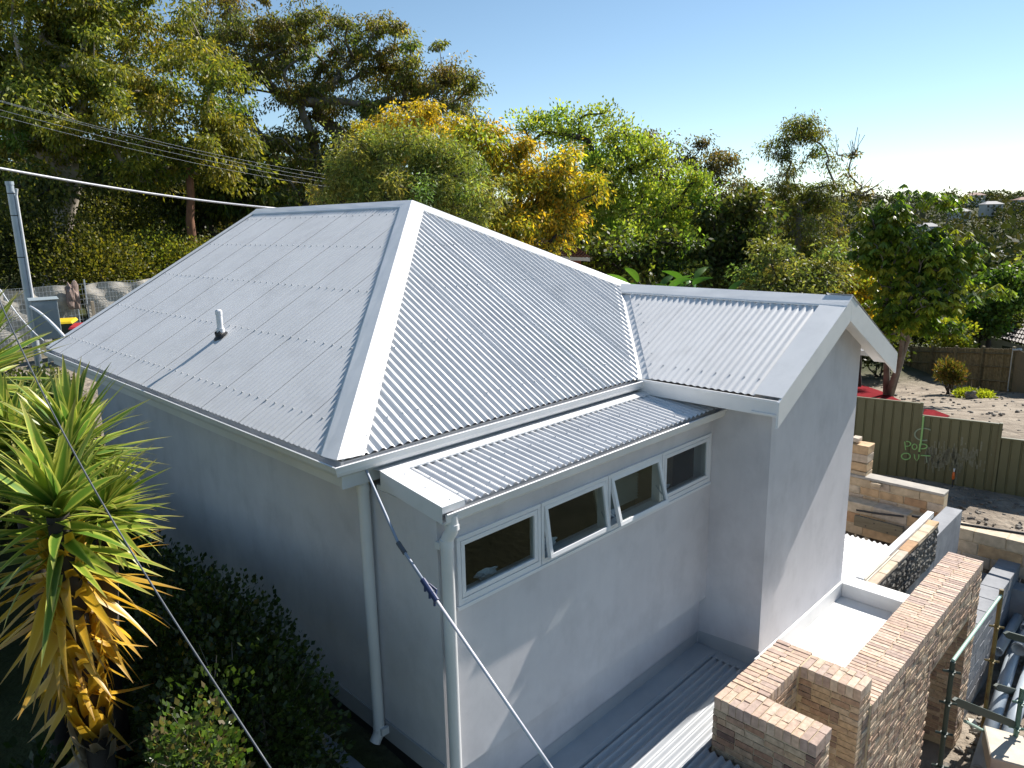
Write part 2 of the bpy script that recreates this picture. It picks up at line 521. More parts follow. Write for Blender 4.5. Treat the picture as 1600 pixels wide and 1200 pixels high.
class MB:
    def __init__(s):
        s.v = []
        s.f = []

    def quad(s, *p):
        i = len(s.v)
        s.v += [tuple(float(c) for c in q) for q in p]
        s.f.append(tuple(range(i, i + len(p))))
        return s

    def box(s, a, b):
        (x0, y0, z0), (x1, y1, z1) = a, b
        x0, x1 = min(x0, x1), max(x0, x1)
        y0, y1 = min(y0, y1), max(y0, y1)
        z0, z1 = min(z0, z1), max(z0, z1)
        i = len(s.v)
        s.v += [(x0, y0, z0), (x1, y0, z0), (x1, y1, z0), (x0, y1, z0), (x0, y0, z1), (x1, y0, z1), (x1, y1, z1), (x0, y1, z1)]
        s.f += [tuple(i + k for k in q) for q in ((3, 2, 1, 0), (4, 5, 6, 7), (0, 1, 5, 4), (1, 2, 6, 5), (2, 3, 7, 6), (3, 0, 4, 7))]
        return s

    def hexa(s, p):
        """Eight corners: bottom ring then top ring."""
        i = len(s.v)
        s.v += [tuple(float(c) for c in q) for q in p]
        s.f += [tuple(i + k for k in q) for q in ((3, 2, 1, 0), (4, 5, 6, 7), (0, 1, 5, 4), (1, 2, 6, 5), (2, 3, 7, 6), (3, 0, 4, 7))]
        return s

    def extrude(s, poly, d):
        """Solid from a planar polygon pushed along d."""
        n = len(poly)
        i = len(s.v)
        d = np.array(d, float)
        a = [np.array(p, float) for p in poly]
        s.v += [tuple(p) for p in a] + [tuple(p + d) for p in a]
        s.f.append(tuple(range(i + n - 1, i - 1, -1)))
        s.f.append(tuple(range(i + n, i + 2 * n)))
        for k in range(n):
            j = (k + 1) % n
            s.f.append((i + k, i + j, i + n + j, i + n + k))
        return s

    def strip(s, A, B):
        """Ribbon of quads between two polylines."""
        i = len(s.v)
        n = len(A)
        s.v += [tuple(map(float, p)) for p in A] + [tuple(map(float, p)) for p in B]
        for k in range(n - 1):
            s.f.append((i + k, i + k + 1, i + n + k + 1, i + n + k))
        return s

    def tube(s, pts, r, n=8, caps=True):
        pts = [np.array(p, float) for p in pts]
        rs = r if hasattr(r, '__len__') else [r] * len(pts)
        up = np.array([0.31, 0.17, 0.93])
        i0 = len(s.v)
        prev = None
        for k, p in enumerate(pts):
            t = pts[min(k + 1, len(pts) - 1)] - pts[max(k - 1, 0)]
            t = t / (np.linalg.norm(t) + 1e-9)
            if prev is None:
                a = np.cross(t, up)
                if np.linalg.norm(a) < 0.1:
                    a = np.cross(t, (1, 0, 0))
            else:
                a = prev - t * (prev @ t)
            a = a / (np.linalg.norm(a) + 1e-9)
            prev = a
            b = np.cross(t, a)
            for j in range(n):
                w = 2 * math.pi * j / n
                s.v.append(tuple(p + (a * math.cos(w) + b * math.sin(w)) * rs[k]))
        for k in range(len(pts) - 1):
            for j in range(n):
                q = (j + 1) % n
                s.f.append((i0 + k * n + j, i0 + k * n + q, i0 + (k + 1) * n + q, i0 + (k + 1) * n + j))
        if caps:
            s.f.append(tuple(i0 + j for j in range(n - 1, -1, -1)))
            s.f.append(tuple(i0 + (len(pts) - 1) * n + j for j in range(n)))
        return s

    def build(s, name, mat, parent=None, smooth=False, bevel=0.0):
        me = bpy.data.meshes.new(name)
        me.from_pydata(s.v, [], s.f)
        if smooth:
            for p in me.polygons:
                p.use_smooth = True
            if smooth == 'angle':
                me.set_sharp_from_angle(angle=math.radians(40))
        me.update()
        o = link_mesh(name, me, mat, parent)
        if bevel:
            md = o.modifiers.new("bevel", 'BEVEL')
            md.width = bevel
            md.segments = 2
            md.limit_method = 'ANGLE'
        return o


def np_mesh(name, V, quads, mat, parent=None, col=None, smooth=False):
    """Mesh from arrays: V (n,3), quads (m,4), col (n,3) stored as attribute 'col'."""
    me = bpy.data.meshes.new(name)
    n, m = len(V), len(quads)
    me.vertices.add(n)
    me.vertices.foreach_set("co", np.asarray(V, np.float32).ravel())
    me.loops.add(m * 4)
    me.loops.foreach_set("vertex_index", np.asarray(quads, np.int32).ravel())
    me.polygons.add(m)
    me.polygons.foreach_set("loop_start", np.arange(0, m * 4, 4, dtype=np.int32))
    if smooth:
        me.polygons.foreach_set("use_smooth", np.ones(m, bool))
    me.update(calc_edges=True)
    if col is not None:
        a = me.attributes.new("col", 'FLOAT_COLOR', 'POINT')
        c = np.ones((n, 4), np.float32)
        c[:, :3] = col
        a.data.foreach_set("color", c.ravel())
    return link_mesh(name, me, mat, parent)


def smooth_by(e0, e1, x):
    t = np.clip((x - e0) / (e1 - e0), 0, 1)
    return t * t * (3 - 2 * t)


# ------------------------------------------------------------------ ground
def ground_h(x, y):
    x = np.asarray(x, float)
    y = np.asarray(y, float)
    dx, dy = x - CAM[0], y - CAM[1]
    d = (dx + dy) * 0.70711
    s = (dx - dy) * 0.70711
    left = -2.62 + 0.85 * smooth_by(9, 18, d) + 5.0 * smooth_by(26, 70, d) + 4.0 * smooth_by(70, 160, d)
    right = -4.15 - 2.5 * smooth_by(17, 37, d) - 16 * smooth_by(36, 170, d)
    ridge = 33 * smooth_by(300, 640, d) - 8 * smooth_by(700, 2500, d)
    w = smooth_by(-0.25, 0.22, np.arctan2(s, np.maximum(d, 1e-3)) - 0.10)
    h = left * (1 - w) + (right + ridge) * w
    # the plot round the house: higher on the garden side, a deep pit on the building side
    near = 1 - smooth_by(10.5, 11.2, x)
    pit = smooth_by(0.75, 1.6, x) * (1 - smooth_by(-0.3, 0.6, y)) * near
    h = h * (1 - pit) + (-5.35) * pit
    garden = (1 - smooth_by(0.7, 1.5, x)) * (1 - smooth_by(9, 14, y))
    h = h * (1 - garden) + (-2.62) * garden
    h = h + 0.05 * np.sin(x * 1.7 + 0.4) * np.sin(y * 1.3) + 0.03 * np.sin(x * 4.1) * np.sin(y * 3.7 + 1)
    return h


def build_ground():
    n = 230
    u = np.linspace(-1, 1, n)
    g = np.sign(u) * (np.abs(u) ** 4.2 * 3200 + np.abs(u) * 34)
    X, Y = np.meshgrid(g + 6, g + 2)
    Z = ground_h(X, Y)
    V = np.stack([X, Y, Z], -1).reshape(-1, 3)
    i = np.arange(n * n).reshape(n, n)
    Q = np.stack([i[:-1, :-1], i[:-1, 1:], i[1:, 1:], i[1:, :-1]], -1).reshape(-1, 4)
    o = np_mesh("ground", V, Q, "earth", smooth=True)
    dx, dy = V[:, 0] - CAM[0], V[:, 1] - CAM[1]
    d = (dx + dy) * .70711
    s = (dx - dy) * .70711
    gr = np.clip(smooth_by(-5.0, -6.5, V[:, 1]) * .85 + smooth_by(33, 40, d) + (1 - smooth_by(-9, -4, s)) * smooth_by(16, 24, d) + (1 - smooth_by(.4, .9, V[:, 0])) * (1 - smooth_by(11, 14, V[:, 1])) * .97, 0, 1)  # unseen ground behind the camera greened dark to dim the pane reflections
    a = o.data.attributes.new("green", 'FLOAT', 'POINT')
    a.data.foreach_set("value", gr.astype(np.float32))
    tag(o, "bare earth falling away to the valley", kind="structure")


build_ground()
# ------------------------------------------------------------------ the house
W, L, T = 6.66, 7.55, 0.565           # eave to eave, length, roof slope
TW, WX0, WXM, WX1, WP = 0.52, 3.66, 5.15, 6.70, 1.52   # wing: slope, near eave, ridge, far eave, how far it projects
ZR, ZWR = T * W / 2, TW * (WXM - WX0)
VY = ZWR / T                          # where the wing's ridge meets the hip end
LEFT_X, LEAN_Y, WING_X, GAB_Y = 0.33, -0.65, 4.0, -1.28
PITCH_C = 0.0762
house = thing("house", "white rendered cottage with pale corrugated steel hip roof and low lean-to", "house", (3.3, 3.0, -2.6))


def corrugated(parent, name, org, e, s, nrm, s0, s1, lo, hi, amp=0.0075, per=8, mat="roof_metal", sheet=10, phase=0.0, lap=0.003, ov=0.5):
    """Corrugated sheets side by side: e along the eave, s up the slope; lo/hi give each rib's ends."""
    org, e, s, nrm = (np.array(q, float) for q in (org, e, s, nrm))
    k0, k1 = int(math.floor(s0 / PITCH_C)), int(math.ceil(s1 / PITCH_C))
    k = k0
    while k < k1:
        a, b = max(s0, k * PITCH_C), min(s1, (k + sheet) * PITCH_C + ov * PITCH_C)
        if b - a > 0.03:
            n = max(2, int(round((b - a) / PITCH_C * per)) + 1)
            tt = np.linspace(a, b, n)
            loz = np.array([lo(t) for t in tt])
            hiz = np.array([hi(t) for t in tt])
            keep = hiz - loz > 0.012
            if keep.sum() >= 2:
                tt, loz, hiz = tt[keep], loz[keep], hiz[keep]
                n = len(tt)
                off = amp * np.cos((tt / PITCH_C + phase) * 2 * math.pi) + lap * (1 - (tt - a) / max(b - a, 1e-6))
                A = org + tt[:, None] * e + loz[:, None] * s + off[:, None] * nrm
                B = org + tt[:, None] * e + hiz[:, None] * s + off[:, None] * nrm
                V = np.concatenate([A, B])
                i = np.arange(n - 1)
                Q = np.stack([i, i + 1, n + i + 1, n + i], -1)
                np_mesh(name, V, Q, mat, parent, smooth=True)
        k += sheet


cs, sn = 1 / math.hypot(1, T), T / math.hypot(1, T)
UPX, NLX = np.array([cs, 0, sn]), np.array([-sn, 0, cs])      # slope that faces -X
UPY, NLY = np.array([0, cs, sn]), np.array([0, -sn, cs])      # hip end, faces -Y
HL = math.hypot(1, T)
# garden-side slope, hip end, far slope, wing slopes
corrugated(house, "roof_sheet", (0, 0, 0), (0, 1, 0), UPX, NLX, 0.0, L - 0.02,
           lambda t: 0.0, lambda t: min(t, W / 2) * HL - 0.03)
corrugated(house, "roof_sheet", (0, 0, 0), (1, 0, 0), UPY, NLY, 0.0, W,
           lambda t: max(0.0, (t - WX0) * TW / T) * HL + (0.05 if t > WX0 - 0.05 else 0.0),
           lambda t: min(t, W - t) * HL - 0.03, amp=0.0125, lap=.0006, ov=0.0)
cw, sw, HW = 1 / math.hypot(1, TW), TW / math.hypot(1, TW), math.hypot(1, TW)
corrugated(house, "roof_sheet", (WX0, -WP + 0.02, 0), (0, 1, 0), (cw, 0, sw), (-sw, 0, cw), 0.24, WP + VY,
           lambda t: max(0.0, (t - WP + 0.11) / VY * (WXM - WX0)) * HW, lambda t: (WXM - WX0) * HW - 0.03, amp=.0075)
corrugated(house, "roof_sheet", (W, 0, 0), (0, 1, 0), (-cs, 0, sn), (sn, 0, cs), 0.0, L,
           lambda t: 0.0, lambda t: min(t, W / 2) * HL - 0.03, per=4)
corrugated(house, "roof_sheet", (WX1, -WP + 0.02, 0), (0, 1, 0), (-cw, 0, sw), (sw, 0, cw), 0.0, WP + VY,
           lambda t: 0.0, lambda t: (WX1 - WXM) * HW - 0.03, per=4)


def unit(v):
    v = np.array(v, float)
    return v / np.linalg.norm(v)


def cap(name, a, b, na, nb, width, lift=0.012, crown=0.03, end_a=None, end_b=None, mat="flashing"):
    """Folded ridge capping from a to b over two roof planes with normals na and nb."""
    a, b, na, nb = (np.array(q, float) for q in (a, b, na, nb))
    d = unit(b - a)
    wa, wb = unit(np.cross(na, d)), unit(np.cross(d, nb))
    if wa[2] > 0:
        wa = -wa
    if wb[2] > 0:
        wb = -wb
    nm = unit(na + nb)
    m = MB()
    N = max(3, int(np.linalg.norm(b - a) / 0.35))
    rows = []
    for i in range(N + 1):
        p = a + (b - a) * i / N
        sh = [np.zeros(3)] * 9
        if i == 0 and end_a:
            offs = [wa * width, wa * width, wa * (width - .016), wa * (width * .5), nm * 0, wb * (width * .5), wb * (width - .016), wb * width, wb * width]
            sh = [d * (-(min(v_[0] * end_a[0], v_[1] * end_a[1]) + .014) / abs(d[0])) for v_ in offs]
        j = [0.0015 * math.sin(i * 2.3 + q) for q in range(4)]
        rows.append([p + wa * width + na * (lift - 0.012), p + wa * width + na * (lift + 0.001), p + wa * (width - .016) + na * (lift + 0.006 + j[0]),
                     p + wa * (width * .5) + na * (lift + .010 + j[1]), p + nm * crown,
                     p + wb * (width * .5) + nb * (lift + .010 + j[2]), p + wb * (width - .016) + nb * (lift + 0.006 + j[3]), p + wb * width + nb * (lift + .001), p + wb * width + nb * (lift - 0.012)])
        rows[-1] = [q_ + s_ for q_, s_ in zip(rows[-1], sh)]
    for i in range(N):
        for k in range(8):
            m.quad(rows[i][k], rows[i][k + 1], rows[i + 1][k + 1], rows[i + 1][k])
    return m.build(name, mat, house)


apex = np.array([W / 2, W / 2, ZR])
NR = np.array([sn, 0, cs])
cap("hip_capping", (0.0, 0.0, 0.0), apex + (0, 0, 0.0), NLX, NLY, 0.165, end_a=(1, 1))
cap("hip_capping", (W, 0, 0), apex, NLY, NR, 0.15, end_a=(-1, 1))
cap("ridge_capping", apex, (W / 2, L, ZR), NLX, NR, 0.15)
cap("ridge_capping", (WXM, VY + 0.06, ZWR + .004), (WXM, -WP - 0.004, ZWR + .004), (-sw, 0, cw), (sw, 0, cw), 0.17)
# end capping on the barge of the wing and of the far gable
m = MB()
for sgn, x0 in ((1, WX0), (-1, WX1)):
    n = np.array([-sw * sgn, 0, cw])
    u = np.array([cw * sgn, 0, sw])
    ln = abs(WXM - x0) * HW
    o0 = np.array([x0, -WP, 0.0])
    P = [o0 + n * .016, o0 + u * (ln + .01) + n * .016, o0 + u * (ln + .01) + n * .019 + (0, .27, 0), o0 + n * .019 + (0, .27, 0)]
    m.quad(*(P if sgn > 0 else P[::-1]))
m.build("barge_capping", "flashing", house)
m = MB()
o0 = np.array([0, L, 0.0])
P = [o0 + NLX * .016 + (0, -.14, 0), o0 + NLX * .018, o0 + UPX * (W / 2 * HL) + NLX * .018, o0 + UPX * (W / 2 * HL) + NLX * .016 + (0, -.14, 0)]
m.quad(*P[::-1])
m.build("barge_capping", "flashing", house)

# valley tray
m = MB()
va, vb = np.array([WX0, 0, -0.004]), np.array([WXM, VY, ZWR - .004])
da = unit(np.array([0, -1, 0]) - unit(vb - va) * (unit(vb - va)[1] * -1))
wl = [va + np.array([-0.14, 0, 0.0]), vb + np.array([-0.14, 0, 0.0])]
wr = [va + np.array([0, -0.16, 0.0]), vb + np.array([0, -0.16, 0.0])]
wl[1] = vb + np.array([-0.14, 0, 0])
m.quad(wl[0], va - (0, 0, .01), vb - (0, 0, .01), wl[1])
m.quad(va - (0, 0, .01), wr[0], wr[1], vb - (0, 0, .01))
m.build("valley_tray", "flashing", house)


# gutters: profile is (outwards, up)
def gutter(name, a, b, out, prof, mat="paint_white", mitre=None):
    a, b, out = (np.array(q, float) for q in (a, b, out))
    m = MB()
    A = [a + out * o + np.array([0, 0, z]) for o, z in prof]
    B = [b + out * o + np.array([0, 0, z]) for o, z in prof]
    if mitre is not None:
        A = [p_ + np.array(mitre) * o for p_, (o, z) in zip(A, prof)]
    m.strip(A, B)
    for E_ in ((B,) if mitre is not None else (A, B)):
        m.quad(*[E_[k] for k in range(len(prof))])
    return m.build(name, mat, house)


GP = [(-0.055, -0.03), (-0.05, -0.088), (0.012, -0.098), (0.036, -0.082), (0.046, -0.055), (0.047, -0.022), (0.062, -0.018),
      (0.064, -0.004), (0.054, 0.0), (0.045, -0.008), (0.040, -0.05), (0.012, -0.088), (-0.045, -0.08), (-0.05, -0.03)]
gutter("gutter", (0, 0, -0.018), (0, L, -0.018), (-1, 0, 0), GP, mitre=(0, -1.0, 0))
gutter("gutter", (0, 0, -0.018), (WX0 - 0.04, 0, -0.018), (0, -1, 0), GP, mitre=(-1.0, 0, 0))
m = MB()
m.box((0.056, 0.056, -0.225), (0.075, L - .02, -0.035))
m.build("fascia", "paint_white", house)
m = MB()
m.box((0.056, 0.056, -0.24), (WX0 - .02, 0.075, -0.035))
m.build("fascia", "paint_white", house)
# wing eave: tall flat gutter front
m = MB()
m.box((WX0 - 0.045, -WP + 0.02, -0.165), (WX0 + 0.06, 0.03, -0.03))
m.build("wing_gutter", "paint_white", house, bevel=0.004)
m = MB()
m.box((WX0 - 0.055, -WP + 0.02, -0.034), (WX0 - 0.035, 0.03, -0.008))
m.build("gutter_bead", "flashing", house, bevel=0.004)
m = MB()
m.box((WX1 - 0.06, -WP + 0.02, -0.06), (WX1 + 0.03, 0.0, -0.005))
m.build("far_gutter", "paint_white", house, bevel=0.004)
m = MB()
m.box((W - .075, .0, -.2), (W - .056, L - .02, -.03))
m.build("fascia", "paint_white", house)

# barge boards on the wing's gable end and on the far gable
for sgn, x0 in ((1, WX0 - 0.06), (-1, WX1 + 0.03)):
    zb = -abs(x0 - (WX0 if sgn > 0 else WX1)) * TW
    m = MB()
    p0 = np.array([x0, -WP, zb + 0.012])
    p1 = np.array([WXM, -WP, ZWR + 0.02])
    dn = np.array([0, 0, -0.245])
    m.extrude([p0, p1, p1 + dn, p0 + dn], (0, 0.022, 0))
    m.build("barge_board", "flashing", house, bevel=0.003)
    # sloping soffit behind the board
    q0, q1 = p0 + np.array([0.0, .022, -0.13]), p1 + np.array([0, .022, -0.13])
    m = MB()
    m.extrude([q0, q1, q1 + (0, 0, .012), q0 + (0, 0, .012)], (0, WP + GAB_Y, 0))
    m.build("soffit", "paint_white", house)
m = MB()
for sgn, x0 in ((1, 0.0), (-1, W)):
    p0 = np.array([x0, L, 0.012])
    p1 = np.array([W / 2, L, ZR + 0.015])
    dn = np.array([0, 0, -0.23])
    m = MB()
    m.extrude([p0, p1, p1 + dn, p0 + dn], (0, 0.022, 0))
    m.build("barge_board", "flashing", house, bevel=0.003)
# soffit slabs under the eaves
m = MB()
m.box((0.076, 0.06, -0.226), (LEFT_X + 0.1, L, -0.212))
m.box((0.08, 0.078, -0.241), (WX0 - .03, .298, -0.228))
m.box((.05, .05, -.235), (.0765, .0765, -.03))
m.box((W - .43, 0.06, -0.202), (W - .076, L, -0.19))
m.build("soffit", "paint_white", house)

# walls
WH = -0.05
m = MB()
m.box((LEFT_X, 0.30, -2.36), (LEFT_X + 0.2, 6.66, -0.2))
m.build("wall", "render", house)
m = MB()
m.box((LEFT_X + 0.004, LEAN_Y + .002, -2.30), (LEFT_X + 0.2, 0.302, -0.31))
m.build("wall", "render", house)
m = MB()
m.box((LEFT_X - 0.012, -0.63, -2.47), (LEFT_X + 0.19, 6.67, -2.30))
m.build("wall_base", "render_plinth", house, bevel=0.004)
m = MB()
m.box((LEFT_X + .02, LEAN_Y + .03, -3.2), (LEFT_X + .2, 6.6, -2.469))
m.build("dark_recess", "black_rubber", house)  # black box: shade of the gap under the wall base put into colour
m = MB()
m.box((LEFT_X + .2, .3, -2.36), (WING_X + .05, .5, -0.15))
m.box((W - .53, .3, -5.4), (W - .33, 6.66, -0.1))
m.box((LEFT_X + .2, 6.46, -2.36), (W - .53, 6.66, -0.1))
m.box((LEFT_X + .2, 0.5, -2.5), (W - .53, 6.46, -2.4))
m.build("wall", "render", house)
m = MB()
m.extrude([(LEFT_X, 6.5, -.1), (W - .33, 6.5, -.1), (W / 2, 6.5, ZR - .18)], (0, .158, 0))
m.build("gable_wall", "render", house)
# lean-to front wall with the window opening
OX0, OX1, OZ0, OZ1 = 0.49, 3.955, -1.065, -0.54
FX0, FX1, YB = LEFT_X, WING_X, LEAN_Y + .18
m = MB()
m.box((FX0, LEAN_Y, -2.41), (FX1, YB, OZ0))
m.box((FX0, LEAN_Y, OZ1), (FX1, YB, -0.27))
m.box((FX0, LEAN_Y, OZ0), (OX0, YB, OZ1))
m.box((OX1, LEAN_Y, OZ0), (FX1, YB, OZ1))
m.build("wall", "render", house)
m = MB()
m.box((LEFT_X + .02, LEAN_Y + 0.075, -3.3), (WING_X, LEAN_Y + .28, -2.409))
m.build("wall", "render", house)
# wing walls
m = MB()
m.box((WING_X, GAB_Y + .001, -3.3), (WING_X + .2, .3, -0.12))
m.build("wall", "render", house)
m = MB()
XF = 6.2
m.extrude([(WING_X - .001, GAB_Y, -3.4), (XF, GAB_Y, -3.4), (XF, GAB_Y, (WX1 - XF) * TW - .06), (WXM, GAB_Y, ZWR - .06), (WING_X - .001, GAB_Y, (WING_X - WX0) * TW - .06)], (0, 0.2, 0))
m.build("gable_wall", "render", house)
m = MB()
m.box((XF - .2, GAB_Y + .2, -5.4), (XF - .001, .3, 0.15))
m.build("wall", "render", house)

# lean-to roof
LY0, LZ0, LY1, LZ1 = -0.752, -0.250, -0.055, -0.158
lu = unit((0, LY1 - LY0, LZ1 - LZ0))
ln_ = np.array([0, -lu[2], lu[1]])
ll = math.hypot(LY1 - LY0, LZ1 - LZ0)
corrugated(house, "lean_to_sheet", (0, LY0, LZ0), (1, 0, 0), lu, ln_, 0.50, 3.99, lambda t: 0.0, lambda t: ll, amp=0.0125, phase=-0.12, lap=.0006, ov=0.0)
a = np.array([0.303, LY0, LZ0])
b = np.array([0.303, LY1, LZ1])
m = MB()
m.quad(a + ln_ * .02, a + ln_ * .02 + (.20, 0, 0), b + ln_ * .02 + (.20, 0, 0), b + ln_ * .02)
m.quad(a + ln_ * .02 + (.20, 0, 0), a + ln_ * .004 + (.215, 0, 0), b + ln_ * .004 + (.215, 0, 0), b + ln_ * .02 + (.20, 0, 0))
m.quad(a + ln_ * .02, b + ln_ * .02, b + (0, 0, -.105), a + (0, 0, -.105))
m.quad(a + ln_ * .02, a + (0, 0, -.03), a + (.205, 0, -.03), a + ln_ * .02 + (.20, 0, 0))
m.quad(a + (0, 0, -.105), b + (0, 0, -.105), b + (.03, 0, -.105), a + (.03, 0, -.105))
m.build("side_flashing", "flashing", house)
m = MB()
c0, c1 = np.array([0.303, LY1, LZ1]), np.array([3.62, LY1, LZ1])
for q0, q1, mat in ((c0, c1, 0),):
    k = -lu * .075
    m.quad(q0 + k + ln_ * .021, q1 + k + ln_ * .021, q1 + ln_ * .024, q0 + ln_ * .024)
    m.quad(q0 + k + ln_ * .021, q0 + k + ln_ * .009, q1 + k + ln_ * .009, q1 + k + ln_ * .021)
    m.quad(q0 + ln_ * .024, q1 + ln_ * .024, q1 + (0, .105, .01), q0 + (0, .105, .01))
m.build("apron_flashing", "flashing", house)
LG = [(-0.05, -0.04), (-0.045, -0.09), (0.02, -0.095), (0.036, -0.075), (0.040, -0.03), (0.052, -0.027), (0.054, -0.012), (0.045, -0.008),
      (0.034, -0.015), (0.03, -0.07), (0.0, -0.085), (-0.04, -0.08)]
gutter("lean_to_gutter", (0.31, LY0 + .005, LZ0 - .012), (4.10, LY0 + .005, LZ0 - .012), (0, -1, 0), LG)
m = MB()
m.box((0.45, LEAN_Y - .02, -0.46), (3.90, LEAN_Y - .002, -0.30))
m.build("lean_to_fascia", "render", house, bevel=.003)
m = MB()
m.box((0.34, LEAN_Y - .03, -.33), (3.98, .05, -.275))
m.build("lean_to_rafter_box", "paint_white", house)

# screws along the battens, tiny and joined
def screws(pts, nrm, r=0.0075, h=0.010):
    m = MB()
    nrm = unit(nrm)
    for p in pts:
        p = np.array(p, float)
        m.tube([p, p + nrm * h * .3], r * 1.45, 8)
        m.tube([p + nrm * h * .3, p + nrm * h], r * .8, 6)
    o = m.build("roof_screw", "screw", house)
    o["kind"] = "stuff"


pts = []
k = 1
while k * PITCH_C * 2 < L - .2:
    y = k * PITCH_C * 2 - (0)
    for x in (0.26, 0.95, 1.67, 2.40, 3.06):
        if x < y - 0.2:
            pts.append(np.array([x, y + random.uniform(-.004, .004), T * x]) + NLX * 0.0078)
    k += 1
screws(pts, NLX)
pts = []
for k in range(1, 90):
    x = k * PITCH_C * (2 if k % 5 else 2)
    for y in (0.26, 0.95, 1.67, 2.4, 3.0):
        xm = WX0 + y * T / TW
        if y + .2 < x < min(xm - .1, W - y - .2):
            pts.append(np.array([x, y + random.uniform(-.01, .01), T * y]) + NLY * 0.0125)
screws(pts, NLY, r=.006, h=.006)
pts = []
for k in range(0, 40):
    yy = -WP + .02 + (4 + k * 2) * PITCH_C
    for r in (0.2, 1.12, 1.3):
        if r == 1.12:
            continue
        if r > (yy + .14) / VY * (WXM - WX0) and yy < VY:
            pts.append(np.array([WX0 + r, yy, TW * r]) + np.array([-sw, 0, cw]) * .0085)
for k in range(6):
    r = .35 + k * .16
    yy = r / (WXM - WX0) * VY - .2
    pts.append(np.array([WX0 + r, yy, TW * r]) + np.array([-sw, 0, cw]) * .0085)
screws(pts, (-sw, 0, cw))
pts = []
for k in range(0, 22):
    x = (7 + k * 2 + .12) * PITCH_C
    for q in (.11, .42):
        pts.append(np.array([x, LY0, LZ0]) + lu * q + ln_ * .0125)
for x, q in ((.42, .06), (.40, .3), (.42, .56)):
    pts.append(np.array([x, LY0, LZ0]) + lu * q + ln_ * .02)
screws(pts, ln_, r=.0055, h=.004)
# rivets along the hip capping
pts = []
dh = unit(apex)
for k in range(1, 30):
    p = apex * (k / 30)
    w_ = unit(np.cross(dh, NLY))
    w_ = w_ if w_[2] < 0 else -w_
    pts.append(p + w_ * .15 + NLY * .018)
screws(pts, NLY, r=.005, h=.004)

# downpipes
def pipe(name, pts, r, mat="paint_white"):
    m = MB()
    m.tube(pts, r, 20)
    return m.build(name, mat, house, smooth='angle')


DX = LEFT_X - .058
p = pipe("downpipe", [(DX, .13, -.085), (DX, .13, -2.36), (DX - .015, .13, -2.41), (DX - .05, .13, -2.46)], .045)
m = MB()
m.tube([(DX, .13, -.27), (DX, .13, -.33)], .049, 20)
o = m.build("pipe_collar", "paint_white", None, smooth='angle')
o.parent = p
m = MB()
m.tube([(DX, .13, -2.34), (DX, .13, -2.38)], .048, 20)
o = m.build("pipe_collar", "paint_white", None, smooth='angle')
o.parent = p
m = MB()
m.box((DX - .02, .06, -2.39), (LEFT_X, .09, -2.33))
o = m.build("pipe_bracket", "paint_white", None)
o.parent = p
D2 = np.array([.40, LEAN_Y - .052])
p = pipe("downpipe", [(.385, LY0 + .0, -.30), (.385, LY0, -.40), (.38, LY0 + .01, -.435), (.372, LY0 + .035, -.475), (.368, LY0 + .045, -.51), (.368, LY0 + .045, -3.0)], .045)
m = MB()
m.tube([(.385, LY0, -.37), (.384, LY0, -.41)], .0495, 20)
o = m.build("pipe_collar", "paint_white", None, smooth='angle')
o.parent = p
m = MB()
m.tube([(.368, LY0 + .045, -.49), (.368, LY0 + .045, -.55)], .0495, 20)
o = m.build("pipe_collar", "paint_white", None, smooth='angle')
o.parent = p
m = MB()
m.box((.315, LY0 + .06, -.56), (.345, LY0 + .11, -.51))
o = m.build("pipe_bracket", "paint_white", None)
o.parent = p

# vent pipe through the garden-side slope
vb_ = np.array([0.79, 3.545, T * .79])
m = MB()
m.tube([vb_ + (0, 0, .03), vb_ + (0, 0, .24), vb_ + (0, 0, .242), vb_ + (0, 0, .285), vb_ + (0, 0, .30)], [.033, .033, .037, .037, .022], 18)
m.tube([vb_ + (0, 0, .05), vb_ + (0, 0, .095)], .042, 18)
vp = m.build("vent_pipe", "plastic_white", house, smooth='angle')
m = MB()
R_ = []
for k in range(16):
    w_ = k / 16 * 2 * math.pi
    R_.append((math.cos(w_), math.sin(w_)))
for r0, h0, r1, h1 in ((.085, .010, .075, .018), (.075, .018, .05, .03), (.05, .03, .036, .075)):
    for k in range(16):
        j = (k + 1) % 16
        def P(r, h, q):
            return vb_ + UPX * (R_[q][0] * r) + np.array([0, 1, 0]) * (R_[q][1] * r) + NLX * h
        m.quad(P(r0, h0, k), P(r0, h0, j), P(r1, h1, j), P(r1, h1, k))
o = m.build("vent_boot", "black_rubber", None, smooth=True)
o.parent = vp

